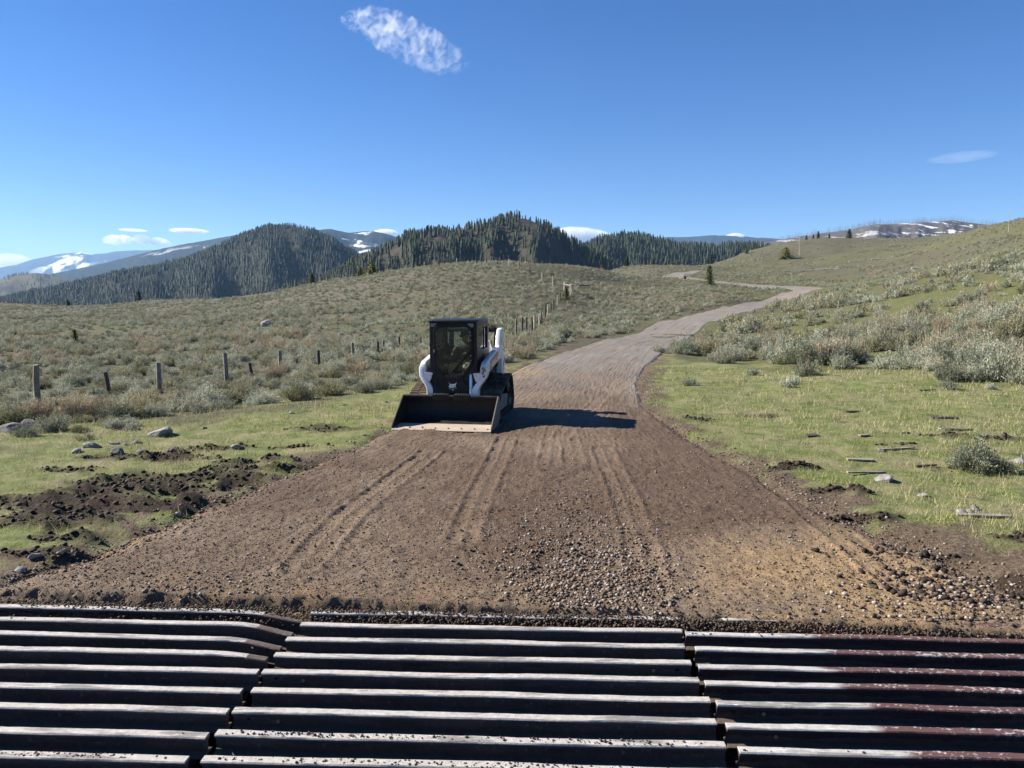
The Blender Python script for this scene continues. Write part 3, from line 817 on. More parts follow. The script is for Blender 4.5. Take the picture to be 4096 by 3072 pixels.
# the 300 that show largest stand as single trees
single = order[:300]; rest = order[300:]
for i in single:
    o = add_obj("conifer_tree", NEAR_CONIFERS[int(rng.integers(0, 4))], None, allp[i], (0, 0, float(rng.uniform(0, 6.28))), (float(allh[i]) * rng.uniform(.85, 1.2),) * 2 + (float(allh[i]),))
    where = "rocky butte" if allp[i][1] < 1000 else "wooded hill right of the butte"
    flank = ("left flank" if allp[i][0] < -75 else "summit and shoulder" if allp[i][0] < 35 else "right flank") if where == "rocky butte" else "slope"
    tag(o, f"dark green conifer on the {flank} of the {where}", "tree", f"conifers on the {flank} of the {where}")
h_ = allh[rest]; wv = h_ * rng.uniform(.85, 1.3, len(h_))
gn_scatter("conifer_forest", allp[rest], np.stack([np.zeros(len(rest)), np.zeros(len(rest)), rng.uniform(0, 6.28, len(rest))], 1), np.stack([wv, wv, h_], 1), rng.integers(0, 5, len(rest)), FAR_CONIFERS,
           "dense dark conifer forest covering the hills behind the range")
fh = forest_points("burnt_hill", 11000, 12, lambda px, t: .35 + .65 * clump(px, t, 20, 78, -.3, .0), -.9, .15)
n_ = len(fh[3])
gn_scatter("burnt_trees", fh[2], np.stack([rng.normal(size=n_) * .04, rng.normal(size=n_) * .04, rng.uniform(0, 6, n_)], 1), np.stack([fh[3] * .9, fh[3] * .9, fh[3]], 1), rng.integers(0, 3, n_), SNAGS,
           "bare grey burnt trunks standing on the snowy hill at right")

# ------------------------------------------------------------------ sagebrush
SAGE_FAR = [template(sage_mesh("sagebrush", 22, 9, .13, d_, [M_STEM, m_, M_STRAW])) for d_, m_ in ((0, M_SAGE), (0, M_SAGE), (.1, M_SAGE2), (.22, M_SAGE), (0, M_SAGE2))] + [template(straw_mesh("dry_shrub", 26, .07))]
SAGE_MID = [template(sage_mesh("sagebrush", 46, 20, .075, d_, [M_STEM, m_, M_STRAW])) for d_, m_ in ((0, M_SAGE), (.1, M_SAGE), (.1, M_SAGE2), (.22, M_SAGE), (0, M_SAGE2))] + [template(straw_mesh("dry_shrub", 60, .045))]
SAGE_NEAR = [sage_mesh("sagebrush", 95, 34, .048, d_, [M_STEM, m_, M_STRAW]) for d_, m_ in ((0, M_SAGE), (.12, M_SAGE), (.12, M_SAGE2), (.25, M_SAGE), (0, M_SAGE2))] + [straw_mesh("dry_shrub", 150, .035)]
def sage_points():
    X, Y, S, K = [], [], [], []
    bands = [(13, 30, 2.3), (30, 60, 1.7), (60, 110, 1.3), (110, 180, 1.0), (180, 300, .5), (300, 430, .18)]
    for d0, d1, den in bands:
        area = (1120 + 120) / FPX * (d1 * d1 - d0 * d0) / 2
        n = int(area * den)
        d = np.sqrt(rng.uniform(d0 * d0, d1 * d1, n)); px = rng.uniform(-110, 1130, n)
        x = (px - 512) / FPX * d
        zone = sage_zone(x, d); rd = road_dist(x, d)
        ok = (zone + fbm(x / 2.5, d / 2.5, 2, 25) * 5 > 0) & (rd > .5 + rng.uniform(0, 1, n) ** 2)
        dn = fbm(x / 9, d / 9, 3, 27); dn2 = fbm(x / 3.0, d / 3.0, 2, 29)
        right = px > np.interp(d, [20, 40, 70, 90, 125, 150, 420], [650, 690, 700, 730, 790, 815, 730])
        # left plain dense, bare stony patches on the knoll's left flank; right slope sparser above
        pr = np.where(right, np.where(d < 85, .04 + .46 * sstep(-.22, .22, dn + .6 * dn2), .10 + .9 * sstep(.05, .35, dn)), .62 + .9 * sstep(-.25, .2, dn + .6 * dn2))
        stony = (~right) * sstep(.0, .25, fbm(x / 24, d / 24, 3, 34)) * sstep(45, 90, d)
        pr = pr * (1 - .62 * stony)
        ok &= pr > rng.uniform(0, 1, n)
        x, d, px, right, dn = x[ok], d[ok], px[ok], right[ok], dn[ok]
        s = np.where(right & (d < 110), rng.uniform(.6, 1.5, len(x)), rng.uniform(.38, .85, len(x))) * (1 + .35 * dn)
        
        straw = sstep(.12, .35, fbm(x / 7, d / 7, 3, 38)) * np.where(right, .10, .3) * sstep(80, 30, d) + sstep(.2, .4, fbm(x / 20, d / 20, 3, 39)) * .12
        k = np.where(rng.uniform(0, 1, len(x)) < straw, 5, rng.choice(5, len(x), p=[.34, .22, .2, .14, .1]))
        X.append(x); Y.append(d); S.append(s); K.append(k)
    return map(np.concatenate, (X, Y, S, K))
sx, sy, ss, sk = sage_points()
# scattered small bushes out on the lawns
lone = [(690, 386, .55, 0), (805, 378, .9, 1), (752, 376, .45, 0), (790, 387, .6, 0), (838, 368, .7, 1), (704, 352, .9, 3), (724, 348, .8, 1), (742, 350, .7, 3), (846, 366, .9, 3), (966, 384, 1.0, 1), (885, 372, 1.1, 0), (1012, 378, 1.3, 3),
        (24, 434, .55, 0), (350, 384, .9, 0), (372, 381, .8, 4), (396, 383, .6, 0), (330, 392, .9, 2), (300, 398, 1.0, 4), (262, 400, .9, 0), (205, 398, 1.0, 0), (180, 404, 1.0, 3), (150, 402, 1.1, 2), (120, 412, 1.1, 2), (96, 408, .9, 5), (72, 414, .9, 5), (40, 416, .8, 5), (16, 418, 1.0, 4),
        (225, 396, 1.1, 4), (240, 392, 1.0, 2), (135, 398, 1.2, 4), (412, 380, .5, 0), (660, 352, .8, 3), (675, 346, .8, 3), (780, 360, 1.0, 0), (925, 374, 1.0, 0), (985, 376, 1.0, 0), (948, 392, .5, 0), (990, 392, .35, 0)]
for a, b_, s_, k_ in lone:
    q = flat(a, b_); sx = np.append(sx, q.x); sy = np.append(sy, q.y); ss = np.append(ss, s_); sk = np.append(sk, k_)
sz_ = height(sx, sy, False) - .02
size = ss / sy * np.where((sx / sy * FPX + 512 > -30) & (sx / sy * FPX + 512 < 1054), 1, 0)
order = np.argsort(-size); near = order[:300]
mask = np.ones(len(sx), bool); mask[near] = False
zs = rng.uniform(.75, 1.15, len(sx)) * np.where((sx < 0) & (sy < 30), .72, 1)
SAGE_TXT = ["grey-green sagebrush in the belt of brush beyond the grass", "pale dry shrub of upright tan stalks in the belt of brush beyond the grass"]
for i in near:
    k_ = int(sk[i])
    o = add_obj("dry_shrub" if k_ == 5 else "sagebrush", SAGE_NEAR[k_], None, (sx[i], sy[i], sz_[i]), (float(rng.normal() * .06), float(rng.normal() * .06), float(rng.uniform(0, 6.28))), (float(ss[i]),) * 2 + (float(ss[i] * zs[i]),))
    look = ("pale silver-green", "silver-green", "olive seed-topped", "silver-green straw-topped", "dull olive", "dry tan upright-stalked")[k_] + (" large" if ss[i] > .85 else " small" if ss[i] < .55 else "")
    side = "left of the road near the fence" if sx[i] < 2.5 else "on the right slope above the grass"
    tag(o, f"{look} {'shrub' if k_ == 5 else 'sagebrush'} {side}", "shrub", f"{look} shrubs {side}")
for nm, sel, tpl in (("sagebrush_belt", mask & (sy < 62), SAGE_MID), ("sagebrush_range", mask & (sy >= 62), SAGE_FAR)):
    n_ = sel.sum()
    gn_scatter(nm, np.stack([sx, sy, sz_], 1)[sel], np.stack([rng.normal(size=n_) * .06, rng.normal(size=n_) * .06, rng.uniform(0, 6.28, n_)], 1),
               np.stack([ss, ss, ss * zs], 1)[sel], sk[sel], tpl, "grey-green sagebrush spread over the " + ("near slopes" if sel is None or tpl is SAGE_MID else "far range and knoll"))
print("SAGE", len(sx))

# ------------------------------------------------------------------ grass on the verges
def build_grass():
    V, F, MI, off = [], [], [], 0
    for d0, d1, den in ((5.9, 9, 650), (9, 13, 430), (13, 18, 260), (18, 28, 120)):
        area = 1140 / FPX * (d1 * d1 - d0 * d0) / 2; n = int(area * den)
        d = np.sqrt(rng.uniform(d0 * d0, d1 * d1, n)); px = rng.uniform(-60, 1080, n); x = (px - 512) / FPX * d
        rd = road_dist(x, d); so = soil(x, d); zn = sage_zone(x, d)
        cl = fbm(x / .35, d / .35, 3, 81); big = fbm(x / 1.8, d / 1.8, 3, 83)
        p = sstep(-.05, .25, rd + fbm(x * 2.1, d * 2.1, 4, 66) * .7) * (1 - .93 * so) * (.22 + sstep(-.25, .3, cl + .5 * big)) * sstep(5, -2, zn)
        ok = p > rng.uniform(0, 1, n) * 1.1
        x, d, cl, big = x[ok], d[ok], cl[ok], big[ok]; n = len(x)
        z = height(x, d) - .012
        az = rng.uniform(0, 6.28, n); le = rng.uniform(.15, .8, n)
        D = np.stack([np.cos(az) * le, np.sin(az) * le, np.ones(n)], 1); D /= np.linalg.norm(D, axis=1)[:, None]
        h = rng.uniform(.03, .085, n) * (1 + .9 * np.clip(cl + .3, 0, 1)); wd = .0075 * np.maximum(1, d / 10) * rng.uniform(.7, 1.3, n)
        dry = rng.uniform(0, 1, n) < np.clip(.24 + .8 * big + .3 * cl, .05, .75)
        h = np.where(dry, h * 1.3, h)
        v, f = tri_leaves(np.stack([x, d, z], 1), D, h, wd)
        V.append(v); F.append(f + off); mo = (x > 2) & (road_dist(x, d) < .75) & (d < 10.5) & (fbm(x / .5, d / .5, 3, 95) > -.12); MI.append(np.where(mo & (rng.uniform(0, 1, n) < .8), 2, dry.astype(int))); off += len(v)
    me = np_mesh("grass", np.concatenate(V), np.concatenate(F), [M_GRASS, M_GRASS_DRY, M_MOSS], midx=np.concatenate(MI))
    o = add_obj("grass", me); tag(o, "short green grass on both verges of the dirt road", None, None, "stuff")
    print("GRASS", off // 3)
build_grass()

# ------------------------------------------------------------------ lone trees on the range
def pine(px, py_base, d, h, label, w=.3, mat=None, seed=0, tiers=13, pts=8, z=None):
    q = P(px, py_base, d); zz = float(height(q.x, d, False)[0]) if z is None else z
    t = empty("pine_tree", (q.x, d, zz)); tag(t, label, "tree")
    r_ = np.random.default_rng(seed)
    me = conifer_mesh("crown", tiers, pts, w, mat or M_NEEDLE_Y, .25, seed, .10)
    # needle sprays that break the outline
    n = 420; tt = r_.uniform(.04, .98, n); rad = w * (1 - tt) ** .8 * r_.uniform(.35, 1.12, n); a = r_.uniform(0, 6.28, n)
    C = np.stack([np.cos(a) * rad, np.sin(a) * rad, tt], 1); D = np.stack([np.cos(a) * .8, np.sin(a) * .8, r_.uniform(-.1, .8, n)], 1); D /= np.linalg.norm(D, axis=1)[:, None]
    v, f = tri_leaves(C, D, np.full(n, .10), np.full(n, .035))
    bm = bmesh.new(); bm.from_mesh(me)
    vs = [bm.verts.new(p) for p in v]
    for q3 in f: bm.faces.new([vs[i] for i in q3])
    bmesh.ops.delete(bm, geom=[fc_ for fc_ in bm.faces if fc_.material_index == 1], context='FACES')
    bm.to_mesh(me); bm.free()
    add_obj("crown", me, t, None, None, (h, h, h))
    MB().tube((0, 0, -.25), (0, 0, h * .9), h * .022, h * .004, 7).build("trunk", M_BARK, t)
    return t
pine(709, 286, 163, 4.3, "young pine standing alone beside the road's first bend", .24, None, 31)
pine(139, 305, 235, 3.7, "dark round-topped tree on the crest of the left plain", .26, M_NEEDLE, 32)
pine(75, 344.7, 51, 1.15, "yellow-green young pine among sagebrush on the left plain", .28, None, 33)
pine(68, 309, 232, 1.9, "low dark bushy tree near the left end of the plain's crest", .62, M_NEEDLE, 34, 9)
pine(29, 308.5, 300, 1.6, "smallest dark bush at the left end of the plain's crest", .6, M_NEEDLE, 35, 8)
pine(312, 286, 172, 2.6, "dark bushy pine on the knoll's left shoulder", .60, None, 36, 11)
pine(372, 276, 160, 2.7, "wide olive pine on the knoll's crest below the butte", .80, None, 37, 12)
pine(360, 277, 163, 2.2, "smaller olive pine merging with the wide pine on the knoll", .70, None, 38, 11)
pine(602, 270.5, 184, 2.0, "round olive tree in the dip at the knoll's right end", .42, None, 39, 11)
pine(627, 267, 300, 4.0, "tall dark tree behind the sage flat left of the road loop", .26, M_NEEDLE, 40)
pine(653, 267.5, 305, 2.7, "small olive tree behind the sage flat", .34, None, 41)
pine(672, 267, 305, 3.2, "olive tree behind the sage flat nearest the road loop", .34, None, 42)
pine(711, 265, 325, 4.0, "dark tree at the foot of the right hill beyond the road loop", .28, M_NEEDLE, 43)
pine(746, 262, 345, 3.7, "olive tree partway up the right hill's left flank", .36, None, 44)
pine(756, 251, 372, 2.8, "olive tree on the right hill's left skyline", .42, None, 45)
pine(786, 257, 290, 4.2, "wide dark pine clump on the right hill below the skyline", .95, None, 46)
pine(849, 243, 385, 4.6, "largest skyline pine on the right hill", .34, M_NEEDLE, 47)
pine(818, 243.5, 380, 4.0, "slim dark skyline pine left of the largest one", .2, M_NEEDLE, 48)
pine(813, 244, 381, 2.4, "small dark pine tucked beside the slim skyline pine", .26, M_NEEDLE, 49)
pine(829, 243, 383, 2.8, "dark skyline pine between the slim and the largest pines", .28, M_NEEDLE, 50)
pine(806, 246, 376, 2.2, "smallest skyline pine at the left of the right hill's row", .3, M_NEEDLE, 51)
pine(566, 292, 100, 1.9, "sparse yellow-green sapling beside the climbing fence", .3, None, 52)
def snag(px, py0, d, h, label, lean=(0, 0), br=9, seed=3):
    q = P(px, py0, d); t = add_obj("dead_tree", snag_mesh("dead_tree", seed, br, M_SNAG), None, (q.x, d, float(height(q.x, d, False)[0])), (lean[0], lean[1], 0.4), (h * 1.15, h * 1.15, h))
    tag(t, label, "dead tree")
snag(799, 264, 300, 8.2, "bleached dead tree standing left on the right hillside", (0, R(-3)), 12, 5)
snag(1007, 253, 175, 5.2, "thin bleached dead tree near the right edge of the hillside", (0, R(2)), 12, 6)
snag(896, 239.5, 385, 5.6, "leaning broken snag on the right hill's skyline", (0, R(-38)), 4, 7)
snag(938, 237, 340, 4.5, "small upright snag on the right hill's skyline", (0, 0), 10, 8)
# ------------------------------------------------------------------ cattle guard of old rails
def rail_mat(name, dust, steel, rust, primer=None):
    m, nt, b = new_mat(name)
    oc = objco(nt); rnd = N(nt, "ShaderNodeObjectInfo").outputs["Random"]
    mp = N(nt, "ShaderNodeMapping"); mp.inputs["Scale"].default_value = (.55, 3, 3); L(nt, oc, mp.inputs["Vector"])
    cv = N(nt, "ShaderNodeCombineXYZ"); L(nt, math_(nt, 'MULTIPLY', rnd, 37.0), cv.inputs[0]); L(nt, math_(nt, 'MULTIPLY', rnd, 11.0), cv.inputs[1]); L(nt, cv.outputs[0], mp.inputs["Location"])
    n1, n2, n3 = noise(nt, 3, 6, .65, mp.outputs[0]), noise(nt, 34, 5, .7, oc), noise(nt, 150, 3, .7, oc)
    sep = N(nt, "ShaderNodeSeparateXYZ"); L(nt, oc, sep.inputs[0])
    body = ramp(nt, n1, [(.3, tuple(c * .55 for c in rust)), (.5, rust), (.72, steel)])
    body = mix(nt, maprange(nt, n2, .55, .75), body, tuple(c * 1.7 for c in steel))
    cake = math_(nt, 'SUBTRACT', math_(nt, 'ADD', math_(nt, 'MULTIPLY', noise(nt, 5, 5, .7, mp.outputs[0]), .13), -.018), sep.outputs[2])
    body = mix(nt, maprange(nt, cake, -.004, .006), body, mix(nt, n2, (.045, .033, .024), (.16, .122, .09)))
    top = math_(nt, 'GREATER_THAN', sep.outputs[2], .1)
    topc = mix(nt, maprange(nt, n2, .3, .7), tuple(c * .62 for c in dust), dust)
    topc = mix(nt, maprange(nt, n1, .54, .60), topc, tuple(c * .42 for c in dust))
    topc = mix(nt, maprange(nt, noise(nt, 9, 6, .75, mp.outputs[0]), .58, .66), topc, (.60, .575, .54))
    if primer:
        worn = math_(nt, 'SUBTRACT', math_(nt, 'ADD', math_(nt, 'MULTIPLY', n1, .5), .62), sep.outputs[0])
        pr = mix(nt, maprange(nt, math_(nt, 'ADD', n2, math_(nt, 'MULTIPLY', n1, .6)), .86, .93), primer, tuple(c * .8 for c in dust))
        topc = mix(nt, maprange(nt, worn, -.06, .04), pr, topc)
    L(nt, mix(nt, top, body, topc), b.inputs["Base Color"])
    b.inputs["Roughness"].default_value = .72; b.inputs["Specular IOR Level"].default_value = .25
    bump(nt, b, math_(nt, 'ADD', n2, n3), .55, .006)
    return m
M_RAIL = rail_mat("worn_rail_steel", (.49, .455, .41), (.15, .122, .104), (.10, .074, .06))
M_RAIL_R = rail_mat("primer_coated_rail", (.50, .475, .44), (.075, .058, .056), (.055, .034, .033), (.10, .052, .047))
M_HOLE_DISC = plain("tan_hole_disc", (.30, .235, .18), .95, 0, .3, 30, .6)
M_BEAM = plain("rusty_beam", (.05, .035, .028), .85, 0, .4, 6, .3)
RAIL_PROF = [(-.055, 0), (.055, 0), (.055, .008), (.009, .022), (.009, .080), (.030, .088), (.031, .105), (.026, .112), (-.026, .112), (-.031, .105), (-.030, .088), (-.009, .080), (-.009, .022), (-.055, .008)]
def rail_mesh(ln, mat, bend=None, nseg=46, seed=0, holes=()):
    r_ = np.random.default_rng(seed); xs = np.linspace(0, ln, nseg); n = len(RAIL_PROF); V = []
    wob = fbm(xs * 1.4 + seed * 9.1, xs * 0 + seed, 2, 3) * .013
    for i, x in enumerate(xs):
        dy, dz = bend(x) if bend else (0, 0)
        for y, z in RAIL_PROF: V.append((x, y + dy + wob[i], z + dz + wob[i] * .3 + (r_.normal() * .0008 if z > .1 else 0)))
    F = [[i * n + j, i * n + (j + 1) % n, (i + 1) * n + (j + 1) % n, (i + 1) * n + j] for i in range(nseg - 1) for j in range(n)]
    mb = MB(); mb.add(V, F + [list(range(n - 1, -1, -1)), [(nseg - 1) * n + j for j in range(n)]])
    me = mb.mesh("rail", mat)
    if holes:
        o = bpy.data.objects.new("tmp", me); COL.objects.link(o); cut = []
        for hx, hz in holes:
            c_ = MB().tube((hx, -.09, hz), (hx, .09, hz), .0125, None, 14).build("cut", M_BEAM); cut.append(c_)
            md = o.modifiers.new("b", 'BOOLEAN'); md.operation = 'DIFFERENCE'; md.object = c_; md.solver = 'EXACT'
        dg = bpy.context.evaluated_depsgraph_get(); me2 = bpy.data.meshes.new_from_object(o.evaluated_get(dg))
        for q in cut + [o]: bpy.data.objects.remove(q)
        me = me2; me.name = "rail"
    for p in me.polygons: p.use_smooth = len(p.vertices) == 4
    try: me.set_sharp_from_angle(angle=R(35))
    except Exception: pass
    return me
ROWP = .243; SECT = []
def guard_section(label, loc, yaw, ln, mat, bends, holes, seed):
    SECT.append((Vector(loc), yaw, ln))
    t = empty("cattle_guard_section", loc, yaw); tag(t, label, "cattle guard", "sections of the cattle guard")
    straight = [rail_mesh(ln, mat, None, 46, seed + k) for k in range(3)]
    for i in range(10):
        if i in bends or i in holes:
            me = rail_mesh(ln, mat, bends.get(i), 60, seed + 20 + i, holes.get(i, ()))
        else: me = straight[i % 3]
        o = add_obj("rail", me, t, (rng.normal() * .012, -ROWP * i + rng.normal() * .004, -.098 + rng.normal() * .003))
        for hx, hz in holes.get(i, ())[1:2]:
            MB().tube((hx, -.017, hz), (hx, .012, hz), .0118, None, 10).build("bolt", M_HOLE_DISC, o)  # tan disc stub closes the second hole of the pair
    for bx_ in (.25, ln / 2, ln - .25):
        MB().prism([(bx_ - .06, -.32), (bx_ + .06, -.32), (bx_ + .06, -.305), (bx_ + .008, -.295), (bx_ + .008, -.125), (bx_ + .06, -.115), (bx_ + .06, -.1), (bx_ - .06, -.1), (bx_ - .06, -.115), (bx_ - .008, -.125), (bx_ - .008, -.295), (bx_ - .06, -.305)], 'y', -2.35, .1).build("support_beam", M_BEAM, t)
    return t
jl, jr = flat(309, 613), flat(676, 619.5)
yM = -math.atan2(jl.y - jr.y, jr.x - jl.x); LM = math.hypot(jr.x - jl.x, jr.y - jl.y) - .01
def droop(x0, x1, dy, dz): return lambda x: (dy * float(sstep(x0, x1, x)) ** 1.5, dz * float(sstep(x0, x1, x)) ** 1.5)
LL = 3.3; yL = R(-3.0)
lo_ = Vector((jl.x - .035, jl.y - .012, 0)) - Vector((math.cos(yL), math.sin(yL), 0)) * LL
guard_section("left section of the rusty rail cattle guard with bent-down rail ends", (lo_.x, lo_.y, 0), yL, LL, M_RAIL,
              {0: droop(2.7, 3.4, -.06, -.05), 1: droop(2.75, 3.4, -.05, -.055), 2: droop(2.8, 3.4, -.045, -.055), 3: droop(2.85, 3.4, -.03, -.03)}, {2: ((3.08, .05), (3.2, .05))}, 100)
guard_section("middle section of the cattle guard with dusty grey rail tops", (jl.x, jl.y, 0), yM, LM, M_RAIL, {}, {4: ((.09, .06), (.27, .055)), 6: ((.09, .055), (.27, .05)), 3: ((LM - .09, .055), (LM - .25, .055))}, 200)
guard_section("right section of the cattle guard with maroon rails worn grey at the left", (jr.x + .03, jr.y - .035, 0), R(-2.9), 3.4, M_RAIL_R,
              {0: lambda x: (.035 * math.sin(x * 2.2) * float(sstep(2.6, 1.0, x)) - .06 * float(sstep(.35, 0, x)), -.05 * float(sstep(.4, 0, x)) + .012 * math.sin(x * 3.1))}, {5: ((.1, .05), (.28, .05)), 6: ((.1, .05), (.28, .05))}, 300)

# ------------------------------------------------------------------ stones and clods
def rock_mesh(name, seed, mat, sub=2, flat_=.65, ang=.35):
    bm = bmesh.new(); bmesh.ops.create_icosphere(bm, subdivisions=sub, radius=.5)
    r_ = np.random.default_rng(seed)
    planes = [Vector(r_.normal(size=3)).normalized() for _ in range(9)]; cutd = [r_.uniform(.28, .44) for _ in range(9)]
    for v in bm.verts:
        for n, c_ in zip(planes, cutd):
            d = v.co.dot(n)
            if d > c_: v.co -= n * (d - c_) * .92
        v.co *= 1 + float(r_.normal()) * .02
        v.co.z *= flat_
    me = bpy.data.meshes.new(name); bm.to_mesh(me); bm.free(); me.materials.append(mat)
    return me
def pebble_np(seed, sub):
    me = rock_mesh("tmp", seed, None, sub, .7); V = np.array([v.co for v in me.vertices]); F = np.array([list(p.vertices) for p in me.polygons])
    bpy.data.meshes.remove(me); return V, F
def stone_mat(name, stops, scale=1.0):
    m, nt, b = new_mat(name)
    p = pos(nt); wn_ = N(nt, "ShaderNodeTexWhiteNoise"); isl = N(nt, "ShaderNodeNewGeometry").outputs["Random Per Island"]
    f = math_(nt, 'ADD', math_(nt, 'MULTIPLY', isl, .75), math_(nt, 'MULTIPLY', noise(nt, 60 * scale, 4, .6, p), .3))
    L(nt, ramp(nt, f, stops), b.inputs["Base Color"]); b.inputs["Roughness"].default_value = .85; b.inputs["Specular IOR Level"].default_value = .25
    return m
M_GRAVEL = stone_mat("road_gravel", [(.1, (.05, .034, .024)), (.4, (.10, .07, .048)), (.65, (.19, .14, .10)), (.85, (.30, .255, .215)), (.97, (.44, .42, .40))])
M_CLOD = stone_mat("earth_clod", [(.1, (.03, .021, .015)), (.5, (.075, .052, .036)), (.95, (.13, .095, .066))])
M_CLODD = stone_mat("dark_earth_clod", [(.1, (.012, .009, .006)), (.5, (.03, .021, .015)), (.95, (.075, .053, .037))])
M_ROCK = plain("field_rock", (.20, .19, .175), .9, 0, .65, 3.2, .8)
M_ROCKD = plain("dark_field_rock", (.095, .087, .08), .9, 0, .6, 3.2, .8)
def scatter_np(name, tmpl, Ps, S, mat, label):
    V, F, off = [], [], 0; n = len(Ps); which = rng.integers(0, len(tmpl), n)
    for k, (tv, tf) in enumerate(tmpl):
        q = which == k; m = q.sum()
        if not m: continue
        a = rng.uniform(0, 6.28, m); ca, sa = np.cos(a), np.sin(a); tl = rng.normal(size=m) * .3
        v = tv[None] * (S[q][:, None, None] * rng.uniform(.7, 1.3, (m, 1, 3)))
        y2, z2 = v[..., 1] * np.cos(tl)[:, None] - v[..., 2] * np.sin(tl)[:, None], v[..., 1] * np.sin(tl)[:, None] + v[..., 2] * np.cos(tl)[:, None]
        v = np.stack([v[..., 0] * ca[:, None] - y2 * sa[:, None], v[..., 0] * sa[:, None] + y2 * ca[:, None], z2], -1) + Ps[q][:, None, :]
        V.append(v.reshape(-1, 3)); F.append((tf[None] + (np.arange(m) * len(tv))[:, None, None]).reshape(-1, 3) + off); off += m * len(tv)
    o = add_obj(name, np_mesh(name, np.concatenate(V), np.concatenate(F), mat)); tag(o, label, None, None, "stuff")
    return o
PEB1 = [pebble_np(s, 1) for s in range(5)]; PEB2 = [pebble_np(s + 20, 2) for s in range(4)]
# heights of the built road sheet, for things lying on it
from mathutils.bvhtree import BVHTree
def drop_fn(obs):
    trees = []
    for o in obs:
        me = o.data; trees.append(BVHTree.FromPolygons([v.co[:] for v in me.vertices], [p.vertices[:] for p in me.polygons]))
    def f(x, y):
        best = -9.0
        for t in trees:
            h = t.ray_cast(Vector((x, y, 60)), Vector((0, 0, -1)))
            if h[0] is not None: best = max(best, h[0].z)
        return best
    return f
on_land = drop_fn([bpy.data.objects["ground"], bpy.data.objects["road"]])
def gravel():
    X, Y, S = [], [], []
    def put(n, fn, s0, s1, pw=2.2):
        x, y = fn(n); X.append(x); Y.append(y); S.append(s0 + (s1 - s0) * rng.uniform(0, 1, len(x)) ** pw)
    def road_area(n, d0=5.75, d1=14, lim=.98):
        d = 1 / rng.uniform(1 / d1, 1 / d0, n); w = np.interp(d, ROADC[:, 1], ROADC[:, 2]); cx = np.interp(d, ROADC[:, 1], ROADC[:, 0])
        t = rng.uniform(-lim, lim, n); return cx + t * w, d - .068 * (cx + t * w) * sstep(8.5, 5.8, d)
    def blob(px, py, sx_, sy_):
        def f(n):
            q = [flat(a, min(b_, 622)) for a, b_ in zip(rng.normal(px, sx_, n), rng.normal(py, sy_, n))]
            return np.array([a.x for a in q]), np.array([a.y for a in q])
        return f
    put(9000, road_area, .008, .030)
    put(2200, blob(595, 592, 45, 18), .012, .045, 1.5); put(1500, blob(570, 560, 45, 25), .012, .04, 1.8); put(500, blob(575, 520, 30, 25), .012, .035, 1.8)
    put(350, blob(170, 592, 60, 12), .012, .04); put(900, blob(960, 600, 60, 16), .012, .05, 1.8); put(350, blob(880, 575, 60, 20), .012, .04)
    put(500, blob(650, 390, 5, 10), .02, .05); put(300, blob(640, 375, 8, 8), .02, .05)
    def shoulder(n):
        d = 1 / rng.uniform(1 / 26, 1 / 6, n); w = np.interp(d, ROADC[:, 1], ROADC[:, 2]); cx = np.interp(d, ROADC[:, 1], ROADC[:, 0]); sd = rng.choice([-1, 1], n)
        x = cx + sd * (w * .95 + rng.normal(size=n) * .18); return x, d - .068 * x * sstep(8.5, 5.8, d)
    put(2600, shoulder, .012, .05, 2.5)
    x, y, s = map(np.concatenate, (X, Y, S)); ok = (np.abs(x) < 9) & (y < 27); x, y, s = x[ok], y[ok], s[ok]
    z = np.array([on_land(a, b_) for a, b_ in zip(x, y)]); k = (z > -.1)
    Ps = np.stack([x, y, z + s * .16], 1)[k]; s = s[k]
    scatter_np("gravel", PEB1, Ps, s, M_GRAVEL, "loose gravel strewn over the dirt road and its shoulders")
    # crumbs of earth
    x, y = road_area(26000, 5.75, 11.5); s = rng.uniform(.006, .017, len(x)); z = np.array([on_land(a, b_) for a, b_ in zip(x, y)])
    k = z > -.1
    scatter_np("earth_crumbs", PEB1[:2], np.stack([x, y, z + s * .1], 1)[k], s[k], M_CLOD, "crumbs of brown earth on the fresh road fill")
    # clods of turned dark soil in the grass
    x = np.concatenate([rng.normal(cx, rx * .6, int(170 * rx * s_ + 40)) for cx, cy_, rx, ry, s_ in SOILW]); y = np.concatenate([rng.normal(cy_, ry * .6, int(170 * rx * s_ + 40)) for cx, cy_, rx, ry, s_ in SOILW])
    k = soil(x, y) > .25; x, y = x[k], y[k]; s = .015 + .075 * rng.uniform(0, 1, len(x)) ** 3
    z = np.array([on_land(a, b_) for a, b_ in zip(x, y)])
    scatter_np("soil_clods", PEB1, np.stack([x, y, z + s * .15], 1), s, M_CLODD, "clods of dark turned soil in the grass")
    # dirt lying between and on the rails
    x = rng.uniform(-3.6, 3.8, 2600); y = rng.uniform(3.5, 5.75, 2600); s = .01 + .05 * rng.uniform(0, 1, 2600) ** 2.5
    z = np.array([on_land(a, b_) for a, b_ in zip(x, y)])
    scatter_np("pit_rubble", PEB1, np.stack([x, y, z + s * .15], 1), s, M_CLOD, "earth and stones in the pit under the cattle guard")
gravel()
